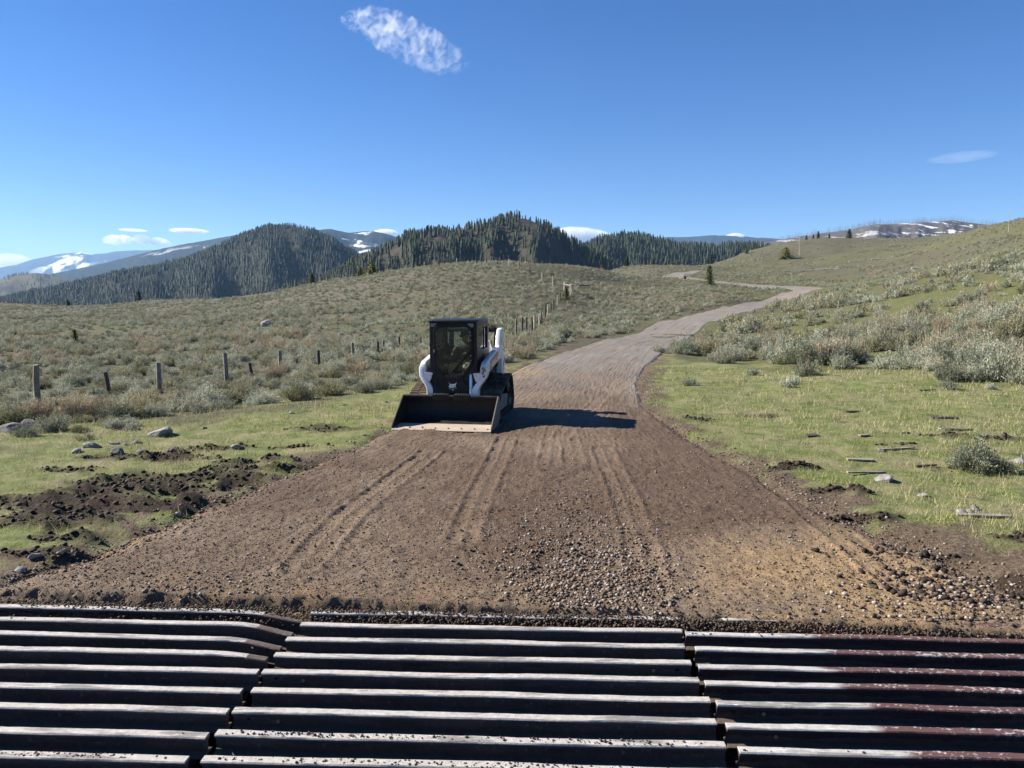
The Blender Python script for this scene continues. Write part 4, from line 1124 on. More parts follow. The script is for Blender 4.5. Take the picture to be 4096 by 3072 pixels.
def rail_dirt():
    """caked dirt on the rails nearest the road"""
    Ps, S = [], []
    for px, py, n, sx_, z0 in ((560, 616, 420, 60, .016), (420, 612, 420, 60, .016), (360, 612, 260, 35, .016), (200, 611, 300, 90, .016), (120, 610, 150, 60, .016), (830, 629, 60, 70, .01), (1000, 630, 120, 40, .01), (700, 626, 240, 12, .0), (60, 757, 220, 50, .014), (430, 766, 260, 150, .014), (330, 740, 130, 60, .014), (590, 752, 120, 80, .01)):
        q = [flat(a, b_, z0) for a, b_ in zip(rng.normal(px, sx_, n), rng.normal(py, 1.6, n))]
        s = .006 + .016 * rng.uniform(0, 1, n) ** 2
        out, so_ = [], []
        for a, s_ in zip(q, s):
            for loc, yaw, ln in SECT:          # settle each crumb on the head of the nearest rail
                l = Matrix.Rotation(-yaw, 3, 'Z') @ (Vector((a.x, a.y, 0)) - Vector((loc.x, loc.y, 0)))
                if .02 < l.x < ln - .1 and -9.4 * ROWP < l.y < .12:
                    row = max(0, round(-l.y / ROWP)); l.y = -ROWP * row + rng.uniform(-.022, .022)
                    w = Matrix.Rotation(yaw, 3, 'Z') @ l + Vector((loc.x, loc.y, 0)); out.append((w.x, w.y, .0135 + s_ * .2)); so_.append(s_); break
        if out: Ps.append(np.array(out)); S.append(np.array(so_))
    scatter_np("rail_dirt", PEB1, np.concatenate(Ps), np.concatenate(S), M_CLOD, "crumbled dirt caked on the cattle guard's rails")
rail_dirt()
def road_lip():
    n = 11000; x = rng.uniform(-4.6, 4.6, n); y = 5.705 - .068 * x + rng.normal(size=n) * .05 - .02 * np.abs(fbm(x * 3, x * 0, 3, 5)); s = .006 + .026 * rng.uniform(0, 1, n) ** 2.4
    z = -.02 + .03 * np.clip((y - 5.66 + .068 * x) / .05, -1.2, 1) + rng.normal(size=n) * .006
    scatter_np('road_lip_crumbs', PEB1, np.stack([x, y, z], 1), s, M_CLOD, 'crumbling edge of the dirt fill against the first rails')
road_lip()

# rocks lying in the grass (px, py, width m, dark?) with a label each
ROCKS = [(420/2.602, 433, .55, 0, "largest pale rock on the left grass, flat and lichen-grey"), (96, 446, .0, 0, None),
         (92, 446, .34, 0, "grey rock on the left grass, leftmost of a loose row"), (114, 442, .22, 0, "small round rock left of centre in the left grass"), (127, 443, .16, 0, "small pale rock in the row on the left grass"),
         (136, 441, .22, 1, "dark rock near the largest pale rock"), (117, 455, .26, 1, "dark rock nearest the turned soil on the left grass"), (141, 452.5, .22, 1, "dark upright rock below the largest pale rock"),
         (149, 455, .15, 0, "small rock right beside the dark upright rock"), (236, 449, .22, 0, "pale slab rock right of the rock row"), (173, 448, .2, 1, "dark flat rock between the rock row and the slab"),
         (10, 428, .62, 1, "big dark boulder at the left edge under the brush"), (50, 426, .62, 1, "big brown boulder under the brush by the first fence post"), (32, 424, .5, 1, "dark boulder between the two big boulders under the brush"), (76, 452, .25, 0, "grey stone at the left end of the rock row"),
         (204, 426, .16, 1, "small dark stone high on the left grass"), (386, 402, .16, 1, "lone dark clod-like stone on the grass left of the loader"), (345, 408, .14, 1, "small stone on the grass left of the bucket"), (292, 414, .16, 0, "small stone midway across the left grass"),
         (1018, 463, .34, 0, "large pale rock at the right edge beside the big sagebrush"), (976, 510, .17, 0, "round tan stone on the right grass beside the plank"), (961, 514, .18, 0, "grey angular stone left of the round tan stone"), (971, 514, .17, 0, "flat stone under the round tan stone"),
         (922, 496, .16, 0, "pale stone alone on the right grass"), (884, 481, .30, 0, "long grey flat rock on the right grass"), (1014, 443, .1, 0, "small white stone near the right edge"), (882, 452, .16, 1, "dark stone at the end of the board stack"),
         (36, 560, .14, 0, "grey stone in the shaded hollow at the left road edge"), (62, 557, .12, 0, "pale stone beside the left road edge"), (20, 572, .12, 0, "half-buried stone at the far left road edge")]
rk = [rock_mesh("rock", 40 + i, M_ROCK, 3, .6) for i in range(5)]; rkd = [rock_mesh("rock", 60 + i, M_ROCKD, 3, .6) for i in range(4)]
for i, (a, b_, s, dk, lab) in enumerate(ROCKS):
    if not lab: continue
    q = flat(a, b_); s = s * .85
    o = add_obj("rock", (rkd if dk else rk)[i % 4], None, (q.x, q.y, on_land(q.x, q.y) + s * .06), (rng.normal() * .2, rng.normal() * .2, rng.uniform(0, 6)), (s * 1.15, s * .95, s * .9))
    tag(o, lab, "rock", "rocks in the grass")
for a, b_, d, s, lab in ((269, 321, 74, 1.6, "lone grey boulder on the left sage plain"), (22, 357, 50, .9, "dark rock behind the first fence post, leftmost"), (38, 352, 55, .8, "dark rock behind the first fence post, further back"), (58, 350, 58, .7, "dark low rock on the left plain right of the two dark rocks")):
    q = P(a, b_, d); z = on_land(q.x, d)
    o = add_obj("boulder", (rkd if s < 1 else rk)[1], None, (q.x, d, z + s * .12), (0, 0, s), (s, s, s)); tag(o, lab, "boulder", "boulders on the left plain")
# knocked-over boards and sticks on the right grass
M_WOOD = plain("weathered_board", (.24, .205, .165), .9, 0, .35, 9, .4); M_WOODD = plain("dark_wet_board", (.05, .04, .033), .85, 0, .35, 9, .4)
BOARDS = [(956, 432, .62, .09, 3, 0, "long pale board lying high on the right grass"), (944, 421, .52, .1, -2, 1, "dark board lying right of the first stump of brush"), (852, 413, .34, .11, 12, 1, "dark short board leaning in the middle of the right grass"), (927, 394, .42, .08, 2, 1, "dark thin board nearest the sagebrush on the right"),
          (866, 475, .62, .05, 14, 0, "long pale lath by the long grey flat rock"), (896, 450, .62, .05, 4, 0, "pale lath behind the dark stone, upper of the stacked ones"), (864, 437, .22, .07, 20, 0, "small pale chip of board on the right grass"), (812, 437, .22, .12, 6, 1, "dark short chunk of board near the road"),
          (860, 461, .38, .13, -10, 0, "broad pale weathered plank end in the right grass"), (983, 517, .62, .06, 1, 0, "long curved plank under the stones at right"), (926, 467, .3, .05, 0, 1, "thin dark stick right of the sawn slab"), (905, 434, .16, .06, 10, 1, "short dark piece of wood above the laths")]
for i, (a, b_, ln, wd, rot, dk, lab) in enumerate(BOARDS):
    q = flat(a, b_); mb = MB(); n = 7; 
    for k in range(n - 1):
        x0, x1 = -ln/2 + ln*k/(n-1), -ln/2 + ln*(k+1)/(n-1); j = rng.normal() * .004
        mb.box(x0, x1, -wd/2 + j, wd/2 + j, 0, .022)
    mb = MB().prism([(-ln/2, -wd/2), (-ln/6, -wd/2*1.1), (ln/2, -wd/2), (ln/2*.93, 0), (ln/2*.98, wd/2), (ln/8, wd/2*.94), (-ln/2*.97, wd/2)], 'z', 0, .024)
    o = mb.build("board", M_WOODD if dk else M_WOOD, None, .003, loc=(q.x, q.y, on_land(q.x, q.y) + .012), rot=(rng.normal() * .05, rng.normal() * .04, R(rot)))
    tag(o, lab, "board", "boards on the right grass")
# big sagebrush and dead twigs beside the boards
q = flat(975, 470)
o = add_obj("sagebrush", SAGE_NEAR[0], None, (q.x, q.y, on_land(q.x, q.y) - .02), (0, 0, 1.0), (.95, .8, .72)); tag(o, "silvery sagebrush standing alone on the right grass among the boards", "shrub", "sagebrush beyond the grass")
q = flat(1000, 472)
o = add_obj("sagebrush", SAGE_NEAR[4], None, (q.x, q.y, on_land(q.x, q.y) - .02), (0, 0, 2.0), (.45, .42, .42)); tag(o, "small sagebrush at the right foot of the lone silvery one", "shrub", "sagebrush beyond the grass")
# fallen bleached logs beyond the road bend
for a, b_, d, ln, rz, lab in ((812, 274, 215, 9, -12, "long fallen bleached log, left of the log pile on the hillside"), (800, 271, 222, 8, -22, "dark fallen trunk above the long bleached log"), (862, 271, 225, 8, 2, "bleached log lying level at the right of the log pile"), (902, 267, 150, 3.2, 34, "short leaning log on the right hillside"),
                         (922, 267, 150, 4.0, 3, "pale log lying flat right of the short leaning log"), (579, 289, 125, 5, 5, "dark fallen log on the knoll right of the fence"), (828, 276, 212, 6, -16, "fallen bleached log in the middle of the log pile"), (880, 272, 222, 5, -3, "short bleached log right of the log pile"),
                         (845, 275, 214, 5, 12, "crossed bleached log in front of the log pile")):
    qx = P(a, b_, d).x; z = on_land(qx, d)
    o = MB().path([(-ln/2, 0, .1), (-ln/6, .1, .16), (ln/4, -.05, .15), (ln/2, .05, .3)], [.14, .12, .09, .04], 7).build("fallen_log", M_STEM if "dark" in lab else M_SNAG, None, 0, True, loc=(qx, d, z + .05), rot=(0, 0, R(rz)))
    tag(o, lab, "log", "fallen logs")
# little puddles on the far road
M_WATER, _nt, _b = new_mat("puddle_water"); _b.inputs["Base Color"].default_value = (.05, .045, .04, 1); _b.inputs["Roughness"].default_value = .04
L(_nt, ramp(_nt, noise(_nt, 3, 3, .5, pos(_nt)), [(.3, (.04, .035, .03)), (.7, (.07, .06, .05))]), _b.inputs["Base Color"])
for a, b_, w_, lab in ((668, 333.6, 1.5, "puddle on the far road, farthest of three"), (658, 336.6, 1.3, "puddle on the far road, middle of three"), (662, 335.2, .8, "smallest puddle on the far road between the other two")):
    q = flat(a, b_); z = on_land(q.x, q.y) + .012
    pts = [(math.cos(t) * w_ * (1 + .25 * math.sin(3 * t + a)), math.sin(t) * w_ * .7 * (1 + .2 * math.cos(2 * t))) for t in np.linspace(0, 6.283, 18)[:-1]]
    o = MB().prism(pts, 'z', -.02, .0).build("puddle", M_WATER, None, loc=(q.x, q.y, z)); tag(o, lab, "puddle", "puddles on the road")

# ------------------------------------------------------------------ fences
M_POST = plain("grey_fence_post", (.20, .17, .135), .9, 0, .35, 9, .5); M_POSTD = plain("dark_fence_post", (.06, .05, .042), .85, 0, .35, 9, .4); M_POSTL = plain("peeled_post", (.45, .39, .30), .85, 0, .25, 9, .3)
M_WIRE = plain("rusty_wire", (.16, .13, .11), .6, .5, .2, 5)
def fence(label, posts, wires, loc0):
    t = empty("wire_fence", loc0); tag(t, label, "fence"); tops = []
    for x, y, h, r, lx, ly, mat in posts:
        z = float(height(x, y, False)[0]); a = Vector((x, y, z - .25)) - Vector(loc0); b_ = Vector((x + lx, y + ly, z + h)) - Vector(loc0)
        pts = [a + (b_ - a) * k for k in (0, .35, .7, .97, 1)]
        MB().path([p + Vector((rng.normal() * .006, rng.normal() * .006, 0)) for p in pts], [r * 1.08, r, r * .98, r * .94, r * .8], 9).build("post", mat, t, 0, True)
        tops.append((a + Vector((0, 0, .25)), b_))
    if wires:
        for f in wires:
            for (a0, b0), (a1, b1) in zip(tops[:-1], tops[1:]):
                p0, p1 = a0 + (b0 - a0) * f, a1 + (b1 - a1) * f; mid = (p0 + p1) / 2 - Vector((0, 0, .03))
                MB().path([p0, mid, p1], .0035 if p0.length < 40 else .006, 4).build("wire", M_WIRE, t)
    return t, tops
def pst(X, y0, y1, d, mat, r=.06, lean=0, dz=.15):
    """post seen at X with top y0 / visible bottom y1 in 2212-wide view"""
    k = 1024 / 2212; a = P(X * k, y1 * k, d); top = P(X * k + lean, y0 * k, d); z = float(height(a.x, d, False)[0])
    return (a.x, d, max(.45 if d < 48 else 1.15, min(top.z - z, 1.6)), r * (1.25 if d > 110 else 1), top.x - a.x, 0, mat)
near_posts = [pst(82, 788, 865, 19.5, M_POST, .075, -2), pst(238, 803, 838, 21.5, M_POSTD, .06, -5), pst(344, 783, 845, 22, M_POST, .07, -1), pst(490, 763, 817, 24.5, M_POST, .07, -2), pst(546, 783, 818, 25.5, M_POSTD, .06, -3), pst(606, 756, 803, 27, M_POST, .065, -1),
              pst(690, 757, 791, 30, M_POSTD, .065, -1), pst(764, 740, 788, 33, M_POST, .065, -1), pst(816, 737, 778, 36, M_POSTD, .06), pst(828, 735, 780, 37, M_POST, .065), pst(864, 727, 775, 39.5, M_POSTD, .06, -1), pst(889, 737, 773, 42.5, M_POSTD, .06), pst(911, 737, 770, 45, M_POSTD, .06, -1)]
fence("roadside fence of weathered posts running from the left edge to the loader", near_posts, (.9, .65, .38), (near_posts[6][0], near_posts[6][1], 0))
def c4(x): return (2048 + x / 2.16) / 4 * 2212 / 1024
def c4y(y): return (800 + y / 2.16) / 4 * 2212 / 1024
climb = [(35, 1065, 1140, 50, M_POST), (90, 1075, 1130, 52, M_POSTD), (125, 1072, 1112, 54, M_POSTD), (172, 1065, 1110, 57, M_POSTD), (193, 1070, 1125, 59, M_POSTL), (238, 1045, 1115, 62, M_POSTL), (252, 1010, 1075, 67, M_POST), (287, 960, 1010, 73, M_POSTD), (312, 930, 990, 78, M_POSTL), (336, 912, 945, 82, M_POSTD), (360, 880, 940, 86, M_POSTD), (393, 825, 905, 92, M_POSTL), (418, 805, 865, 97, M_POSTD), (480, 752, 790, 106, M_POST)]
cp = [pst(c4(a), c4y(b_), c4y(e), d, m_, .07) for a, b_, e, d, m_ in climb]
fence("fence of mixed posts climbing the knoll behind the loader", cp, (.85, .5), (cp[5][0], cp[5][1], 0))
def brace():
    pp = [pst(c4(455), c4y(705), c4y(765), 112, M_POSTL, .11), pst(c4(507), c4y(728), c4y(792), 108, M_POSTL, .11), pst(c4(519), c4y(720), c4y(760), 110, M_POSTL, .08)]
    loc = (pp[0][0], pp[0][1], 0); t, tops = fence("pale corner brace of posts and a crossbar on the knoll", pp, None, loc)
    MB().path([tops[0][1] - Vector((.2, 0, .35)), tops[1][1] - Vector((-.2, 0, .2))], .085, 8).build("crossbar", M_POST, t)
brace()
ridge = [(353, 655, 720, 118, M_POSTL), (260, 625, 685, 124, M_POSTL), (153, 590, 650, 130, M_POSTD), (65, 565, 625, 135, M_POSTD)]
rp_ = [pst(c4(a), c4y(b_), c4y(e), d, m_, .07) for a, b_, e, d, m_ in ridge]
def c3(x): return (1024 + x / 2.16) / 4 * 2212 / 1024
ridge2 = [(2185, 540, 600, 139, M_POSTL), (2087, 510, 575, 142, M_POSTD), (1992, 500, 555, 143, M_POSTD), (1905, 495, 550, 144, M_POSTD), (1802, 500, 553, 145, M_POSTD), (1735, 515, 555, 146, M_POSTL), (1655, 530, 565, 147, M_POSTD), (1585, 530, 575, 148, M_POSTD), (1515, 560, 580, 150, M_POSTD), (1455, 575, 592, 151, M_POSTL)]
rp_ += [pst(c3(a), c4y(b_), c4y(e), d, m_, .07) for a, b_, e, d, m_ in ridge2]
fence("fence along the knoll's crest under the butte", rp_, (.9, .65, .4), (rp_[6][0], rp_[6][1], 0))
# small dark roadside board by the road loop
q = P(685, 281, 178); z = on_land(q.x, 178); t = empty("roadside_sign", (q.x, 178, z)); tag(t, "small dark square board on a stake by the road loop", "sign")
MB().box(-.28, .28, -.03, .03, .55, 1.15).build("panel", M_POSTD, t, .005); MB().box(-.04, .04, .031, .09, -.2, 1.0).build("stake", M_POST, t)
# ------------------------------------------------------------------ compact track loader (local -Y is its front)
def paint(name, col, rough, dirt=(.22, .17, .125), amount=.25, coat=0.0):
    m, nt, b = new_mat(name); oc = objco(nt)
    f = noise(nt, 4, 7, .7, oc); g = noise(nt, 40, 4, .7, oc)
    k = math_(nt, 'MULTIPLY', maprange(nt, math_(nt, 'ADD', f, math_(nt, 'MULTIPLY', g, .35)), .62, .95), amount, True)
    L(nt, mix(nt, k, col, dirt), b.inputs["Base Color"])
    L(nt, maprange(nt, k, 0, .6, rough, .9), b.inputs["Roughness"]); b.inputs["Specular IOR Level"].default_value = .5 if sum(col) > .3 else .28; b.inputs["Coat Weight"].default_value = coat; b.inputs["Coat Roughness"].default_value = .15
    return m
M_WHITE = paint("white_machine_paint", (.74, .74, .73), .35, amount=.30, coat=.25)
M_BLACK = paint("black_machine_paint", (.009, .009, .010), .42, (.07, .058, .045), .14, .08)
M_BLACKM = paint("matt_black_steel", (.012, .012, .013), .6, (.08, .065, .05), .35)
M_ORANGE = paint("orange_decal", (.56, .12, .035), .4, amount=.2)
M_RUBBER = paint("dusty_rubber", (.028, .025, .022), .85, (.24, .18, .125), .9)
M_RUBBER_LIT = paint("sunlit_soil_rubber", (.10, .075, .052), .9, (.27, .2, .14), .9)  # left belt: soil-dusted rubber, colour lightened to look sunlit
M_BUCKET = paint("bucket_steel", (.011, .011, .012), .55, (.08, .065, .05), .35)
M_EDGE = paint("worn_cutting_edge", (.40, .33, .255), .55, (.5, .42, .33), .6)
M_CHEEK = paint("dusty_bucket_cheek", (.13, .112, .09), .65, (.24, .195, .145), .7)
M_CHROME = plain("hydraulic_rod_steel", (.62, .62, .62), .28, .9, .1, 8)
M_STEEL = plain("coupler_steel", (.45, .44, .42), .35, .85, .3, 20)
M_FRAME = paint("track_frame_steel", (.12, .115, .11), .6, (.2, .165, .125), .7)
M_DECALW = plain("white_decal", (.78, .78, .78), .5, 0, .04, 5)
M_LENS = plain("lamp_lens", (.28, .27, .27), .25, .3, .25, 40)
M_INT = plain("cab_interior", (.035, .036, .038), .7, 0, .25, 6)
M_SEAT = plain("seat_vinyl", (.03, .03, .032), .55, 0, .25, 9)
M_BOOT = plain("pale_boot", (.42, .38, .28), .8, 0, .2, 9)
M_RED = plain("red_plastic", (.35, .03, .035), .4, 0, .1, 5)
def glass_mat():
    m, nt, b = new_mat("tinted_cab_glass")
    tr = N(nt, "ShaderNodeBsdfTransparent"); gl = N(nt, "ShaderNodeBsdfGlossy"); gl.inputs["Roughness"].default_value = .02
    L(nt, ramp(nt, noise(nt, 3, 4, .6, objco(nt)), [(.3, (.80, .87, .87)), (.7, (.85, .91, .91))]), tr.inputs["Color"])
    fr = N(nt, "ShaderNodeFresnel"); fr.inputs["IOR"].default_value = 1.5
    df = N(nt, "ShaderNodeBsdfDiffuse"); df.inputs["Color"].default_value = (.35, .36, .36, 1)
    m0 = N(nt, "ShaderNodeMixShader"); m0.inputs[0].default_value = .025; L(nt, tr.outputs[0], m0.inputs[1]); L(nt, df.outputs[0], m0.inputs[2])
    ms = N(nt, "ShaderNodeMixShader"); L(nt, fr.outputs[0], ms.inputs[0]); L(nt, m0.outputs[0], ms.inputs[1]); L(nt, gl.outputs[0], ms.inputs[2])
    nt.nodes.remove(b); L(nt, ms.outputs[0], nt.nodes["Material Output"].inputs["Surface"])
    return m
M_GLASS = glass_mat()

YAW = R(9.0)
be = flat(441, 430.5, .045)
dirv = Vector((math.sin(YAW), math.cos(YAW), 0))
lp = Vector((be.x, be.y, 0)) + dirv * 1.95
LD = empty("track_loader", (lp.x, lp.y, .045), -YAW)
tag(LD, "white and black compact track loader with its bucket lowered on the dirt road", "loader")

def loft(loops):
    mb = MB(); n = len(loops[0]); V = [p for l in loops for p in l]
    F = [(k*n+i, k*n+(i+1) % n, (k+1)*n+(i+1) % n, (k+1)*n+i) for k in range(len(loops)-1) for i in range(n)]
    mb.add(V, F + [tuple(range(n-1, -1, -1)), tuple((len(loops)-1)*n+i for i in range(n))]); return mb
def rect(cx, cy_, z, w, dp, tilt=0.0):
    c_ = .22
    pts = [(-.5+c_*.3, -.5), (.5-c_*.3, -.5), (.5, -.5+c_*.3), (.5, .5-c_*.3), (.5-c_*.3, .5), (-.5+c_*.3, .5), (-.5, .5-c_*.3), (-.5, -.5+c_*.3)]
    return [(cx + a*w, cy_ + b_*dp, z + b_*dp*tilt) for a, b_ in pts]

# --- bucket
BK = empty("bucket"); BK.parent = LD
def bucket():
    prof = [(-1.95, .010), (-1.80, .014), (-1.30, .05), (-1.16, .10), (-1.08, .20), (-1.055, .33), (-1.085, .45), (-1.13, .515)]
    out = [(y + (.0 if i < 3 else .016), z - (.012 if i < 4 else .0)) for i, (y, z) in enumerate(prof)]
    MB().prism(prof + out[::-1], 'x', -.925, .925).build("shell", M_BUCKET, BK, 0, True)
    for s in (-1, 1):
        ck = [(-1.90, .0), (-1.955, .03), (-1.93, .075), (-1.21, .555), (-1.115, .545), (-1.03, .34), (-1.06, .17), (-1.15, .06), (-1.30, .015)]
        MB().prism(ck, 'x', s*.925, s*.948).build("cheek", M_CHEEK if s > 0 else M_BUCKET, BK, .004)
    MB().path([(-.93, -1.145, .525), (.93, -1.145, .525)], .034, 12).build("top_lip", M_BUCKET, BK, 0, True)
    ce = MB().prism([(-2.0, .0), (-1.985, .014), (-1.80, .034), (-1.80, .018), (-1.95, .0)], 'x', -.935, .935).build("cutting_edge", M_EDGE, BK, .002)
    MB().prism([(-1.799, .0145), (-1.799, .021), (-1.46, .046), (-1.46, .0395)], 'x', -.922, .922).build("floor_plate", M_EDGE, BK)
    for i in range(8):
        x = -.86 + i * 1.72 / 7
        MB().tube((x, -1.88, .022), (x, -1.88, .042), .017, .013, 7).build("bolt", M_BLACKM, ce)
    for x0 in (-.36, .06):
        st = MB().prism([(-1.18, .46), (-1.20, .565), (-1.06, .575), (-1.06, .56), (-1.165, .548), (-1.155, .46)], 'x', x0, x0 + .30).build("step", M_BLACKM, BK, .003)
        for k in range(5):
            a = x0 + .04 + k * .048
            MB().box(a, a + .012, -1.19, -1.08, .572, .584).build("cleat", M_STEEL, st)
bucket()

# --- chassis and engine housing
MB().prism([(-.92, .42), (-.92, .80), (-.60, .95), (1.2, .95), (1.28, .5), (1.1, .28), (-.75, .28)], 'x', -.5, .5).build("chassis", M_BLACKM, LD, .02)
MB().prism([(.30, .951), (.30, 1.22), (.55, 1.30), (1.05, 1.28), (1.36, 1.12), (1.42, .55), (1.285, .5), (1.205, .951)], 'x', -.46, .46).build("engine_cover", M_BLACKM, LD, .025)
for s in (-1, 1):
    tp = MB().prism([(1.0, .70), (1.06, 1.18), (1.18, 1.30), (1.36, 1.24), (1.46, .98), (1.44, .62), (1.15, .58)], 'x', s*.50, s*.63).build("rear_panel", M_WHITE, LD, .015)
    MB().prism([(1.07, .72), (1.14, 1.0), (1.40, 1.14), (1.43, 1.06), (1.22, .92), (1.17, .68)], 'x', s*.631, s*.634).build("orange_stripe", M_ORANGE, tp)
    MB().prism([(.93, .95), (.93, 1.3), (1.0, 1.72), (1.12, 1.74), (1.13, 1.3), (1.05, .95)], 'x', s*.46, s*.54).build("rear_link", M_BLACKM, LD, .01)
MB().path([(-.62, .97, 1.74), (.62, .97, 1.74)], .048, 12).build("arm_crossbar", M_BLACK, LD, 0, True)
MB().path([(.40, .93, 1.83), (.47, .95, 1.81), (.50, .97, 1.74), (.50, .95, 1.62)], .02, 8).build("hose", M_RUBBER, LD, 0, True)
MB().path([(.56, .97, 1.80), (.60, .99, 1.72), (.60, .97, 1.60)], .02, 8).build("hose", M_RUBBER, LD, 0, True)
MB().prism([(.30, 1.22), (.30, 1.52), (.36, 1.55), (.44, 1.50), (.70, 1.30), (.70, 1.22)], 'x', .44, .48).build("lift_lug", M_WHITE, LD, .006)

# --- lift arms
def arm(s):
    a = empty("lift_arm"); a.parent = LD
    poly = [(-.99, 1.03), (-.965, 1.13), (-.88, 1.185), (.50, 1.40), (.60, 1.43), (.76, 1.76), (.92, 1.79), (1.0, 1.74), (1.02, 1.42), (.93, 1.18), (.80, 1.12), (.66, 1.15), (-.60, .965), (-.70, .90), (-.93, .90)]
    MB().prism(poly, 'x', s*.555, s*.66).build("upper_arm", M_WHITE, a, .016, True)
    loft([rect(s*.608, -.86, 1.10, .125, .24), rect(s*.612, -.87, 1.00, .13, .25), rect(s*.605, -.885, .90, .125, .24), rect(s*.555, -.91, .815, .12, .23), rect(s*.49, -.925, .73, .12, .22), rect(s*.455, -.93, .66, .125, .22), rect(s*.447, -.935, .50, .13, .20), rect(s*.447, -.945, .26, .13, .17)]).build("lower_arm", M_WHITE, a, .012, True)
    br = MB().prism([(s*.40, .97), (s*.56, .985), (s*.56, .82), (s*.46, .80), (s*.43, .88)], 'y', -1.0, -.93).build("bracket", M_WHITE, a, .008)
    MB().tube((s*.445, -1.012, .925), (s*.445, -.995, .925), .014, None, 10).build("pin", M_STEEL, br)
    MB().tube((s*.35, -.92, .95), (s*.37, -1.02, .40), .044 if s < 0 else .036, None, 14).build("tilt_cylinder", M_BLACK if s < 0 else M_CHROME, a, 0, True)
    MB().tube((s*.395, -.90, .86), (s*.41, -1.02, .44), .016, None, 10).build("hose", M_RUBBER, a, 0, True)
    MB().tube((s*.52, .72, .80), (s*.52, -.25, .98), .045, None, 12).build("lift_cylinder", M_BLACKM, a, 0, True)
    if s > 0:
        for k, (dx, dz, r_) in enumerate(((-.01, 1.075, .022), (.012, 1.035, .026), (-.012, .985, .026), (.012, .925, .030))):
            cp_ = MB().tube((.612+dx, -.975, dz), (.612+dx, -1.03, dz-.012), r_, r_*.82, 12).build("coupler", M_STEEL, a, 0, True)
            MB().tube((.612+dx, -1.031, dz-.012), (.612+dx, -1.045, dz-.015), r_*.45, None, 10).build("coupler_tip", M_BLACKM, cp_)
        plate = MB().prism([(.555, .895), (.66, .895), (.675, 1.09), (.62, 1.125), (.57, 1.09)], 'y', -.995, -.99).build("coupler_plate", M_STEEL, a)
    # decal on the outer side: orange field with white lettering
    dx = s * .6605
    def on(u, v): return (-.62 + u * 1.02, 1.045 + u * 1.02 * .155 + v)      # along the arm, up across it
    de = MB().prism([on(.02, -.03), on(.08, .135), on(.90, .135), on(.95, .07), on(.86, -.06), on(.08, -.065)], 'x', dx, dx + s * .003).build("decal", M_ORANGE, a)
    if s > 0:
        def text(body, size, parent, loc, rot, mat, name="lettering"):
            cu = bpy.data.curves.new("t", 'FONT'); cu.body = body; cu.size = size; cu.extrude = .001; cu.space_character = .95; cu.offset = .004
            o = bpy.data.objects.new("t", cu); COL.objects.link(o); dg = bpy.context.evaluated_depsgraph_get()
            me = bpy.data.meshes.new_from_object(o.evaluated_get(dg)); bpy.data.objects.remove(o); me.name = name; me.materials.clear(); me.materials.append(mat)
            return add_obj(name, me, parent, loc, rot)
        sl_ = math.atan(.155)
        # text plane: +X local -> +Y (towards the rear), up -> +Z, normal -> +X
        Mx = Matrix(((0, 0, 1), (1, 0, 0), (0, 1, 0))).to_4x4() @ Matrix.Rotation(sl_, 4, 'Z')
        y0, z0 = on(.27, -.04)
        text("bobcat", .19, de, (.6642, y0, z0), Mx.to_euler(), M_DECALW)
        emblem(de, Matrix.Translation((.6640, on(.18, .02)[0], on(.18, .02)[1])) @ Mx @ Matrix.Scale(.55, 4), M_DECALW, M_ORANGE)
        text("T66", .10, a, (.6605, .80, 1.44), (Matrix(((0, 0, 1), (1, 0, 0), (0, 1, 0))).to_4x4() @ Matrix.Rotation(R(62), 4, 'Z')).to_euler(), M_BLACKM, "model_lettering")
    return a
def emblem(parent, M, white, dark):
    """cat head: about .17 m tall, in its own XY plane"""
    k = .17 / 240.0
    def pl(pts): return [((x - 1058) * k, (320 - y) * k) for x, y in pts]
    head = [(948, 203), (962, 235), (990, 262), (1030, 258), (1075, 262), (1105, 258), (1140, 240), (1170, 212), (1160, 255), (1140, 290), (1138, 310), (1142, 330), (1146, 352), (1120, 345), (1105, 362), (1090, 375), (1070, 375), (1050, 365), (1020, 362), (985, 352), (955, 352), (948, 340), (952, 318), (965, 300), (985, 288), (965, 262)]
    h = MB().prism(pl(head), 'z', 0, .002).xform(M).build("emblem", white, parent)
    for q in ([(1002, 296), (1030, 302), (1062, 318), (1058, 332), (1036, 328)], [(1090, 318), (1112, 306), (1134, 298), (1126, 318), (1104, 332)], [(1072, 345), (1092, 345), (1090, 360), (1082, 372), (1074, 358)]):
        MB().prism(pl(q), 'z', .0025, .0035).xform(M).build("eye" if q[0][1] < 330 else "nose", dark, h)
    for q in ([(950, 382), (968, 366), (974, 370), (954, 388)], [(965, 405), (992, 368), (998, 372), (972, 406)], [(988, 412), (1012, 372), (1020, 376), (996, 412)], [(1146, 362), (1168, 366), (1168, 374), (1150, 372)], [(1148, 378), (1162, 384), (1158, 390), (1146, 384)]):
        MB().prism(pl(q), 'z', 0, .002).xform(M).build("whisker", white, h)
    MB().prism(pl([(1044, 414), (1056, 404), (1078, 408), (1086, 420), (1080, 436), (1052, 438), (1042, 428)]), 'z', 0, .002).xform(M).build("chin_mark", white, h)
arm(-1); arm(1)

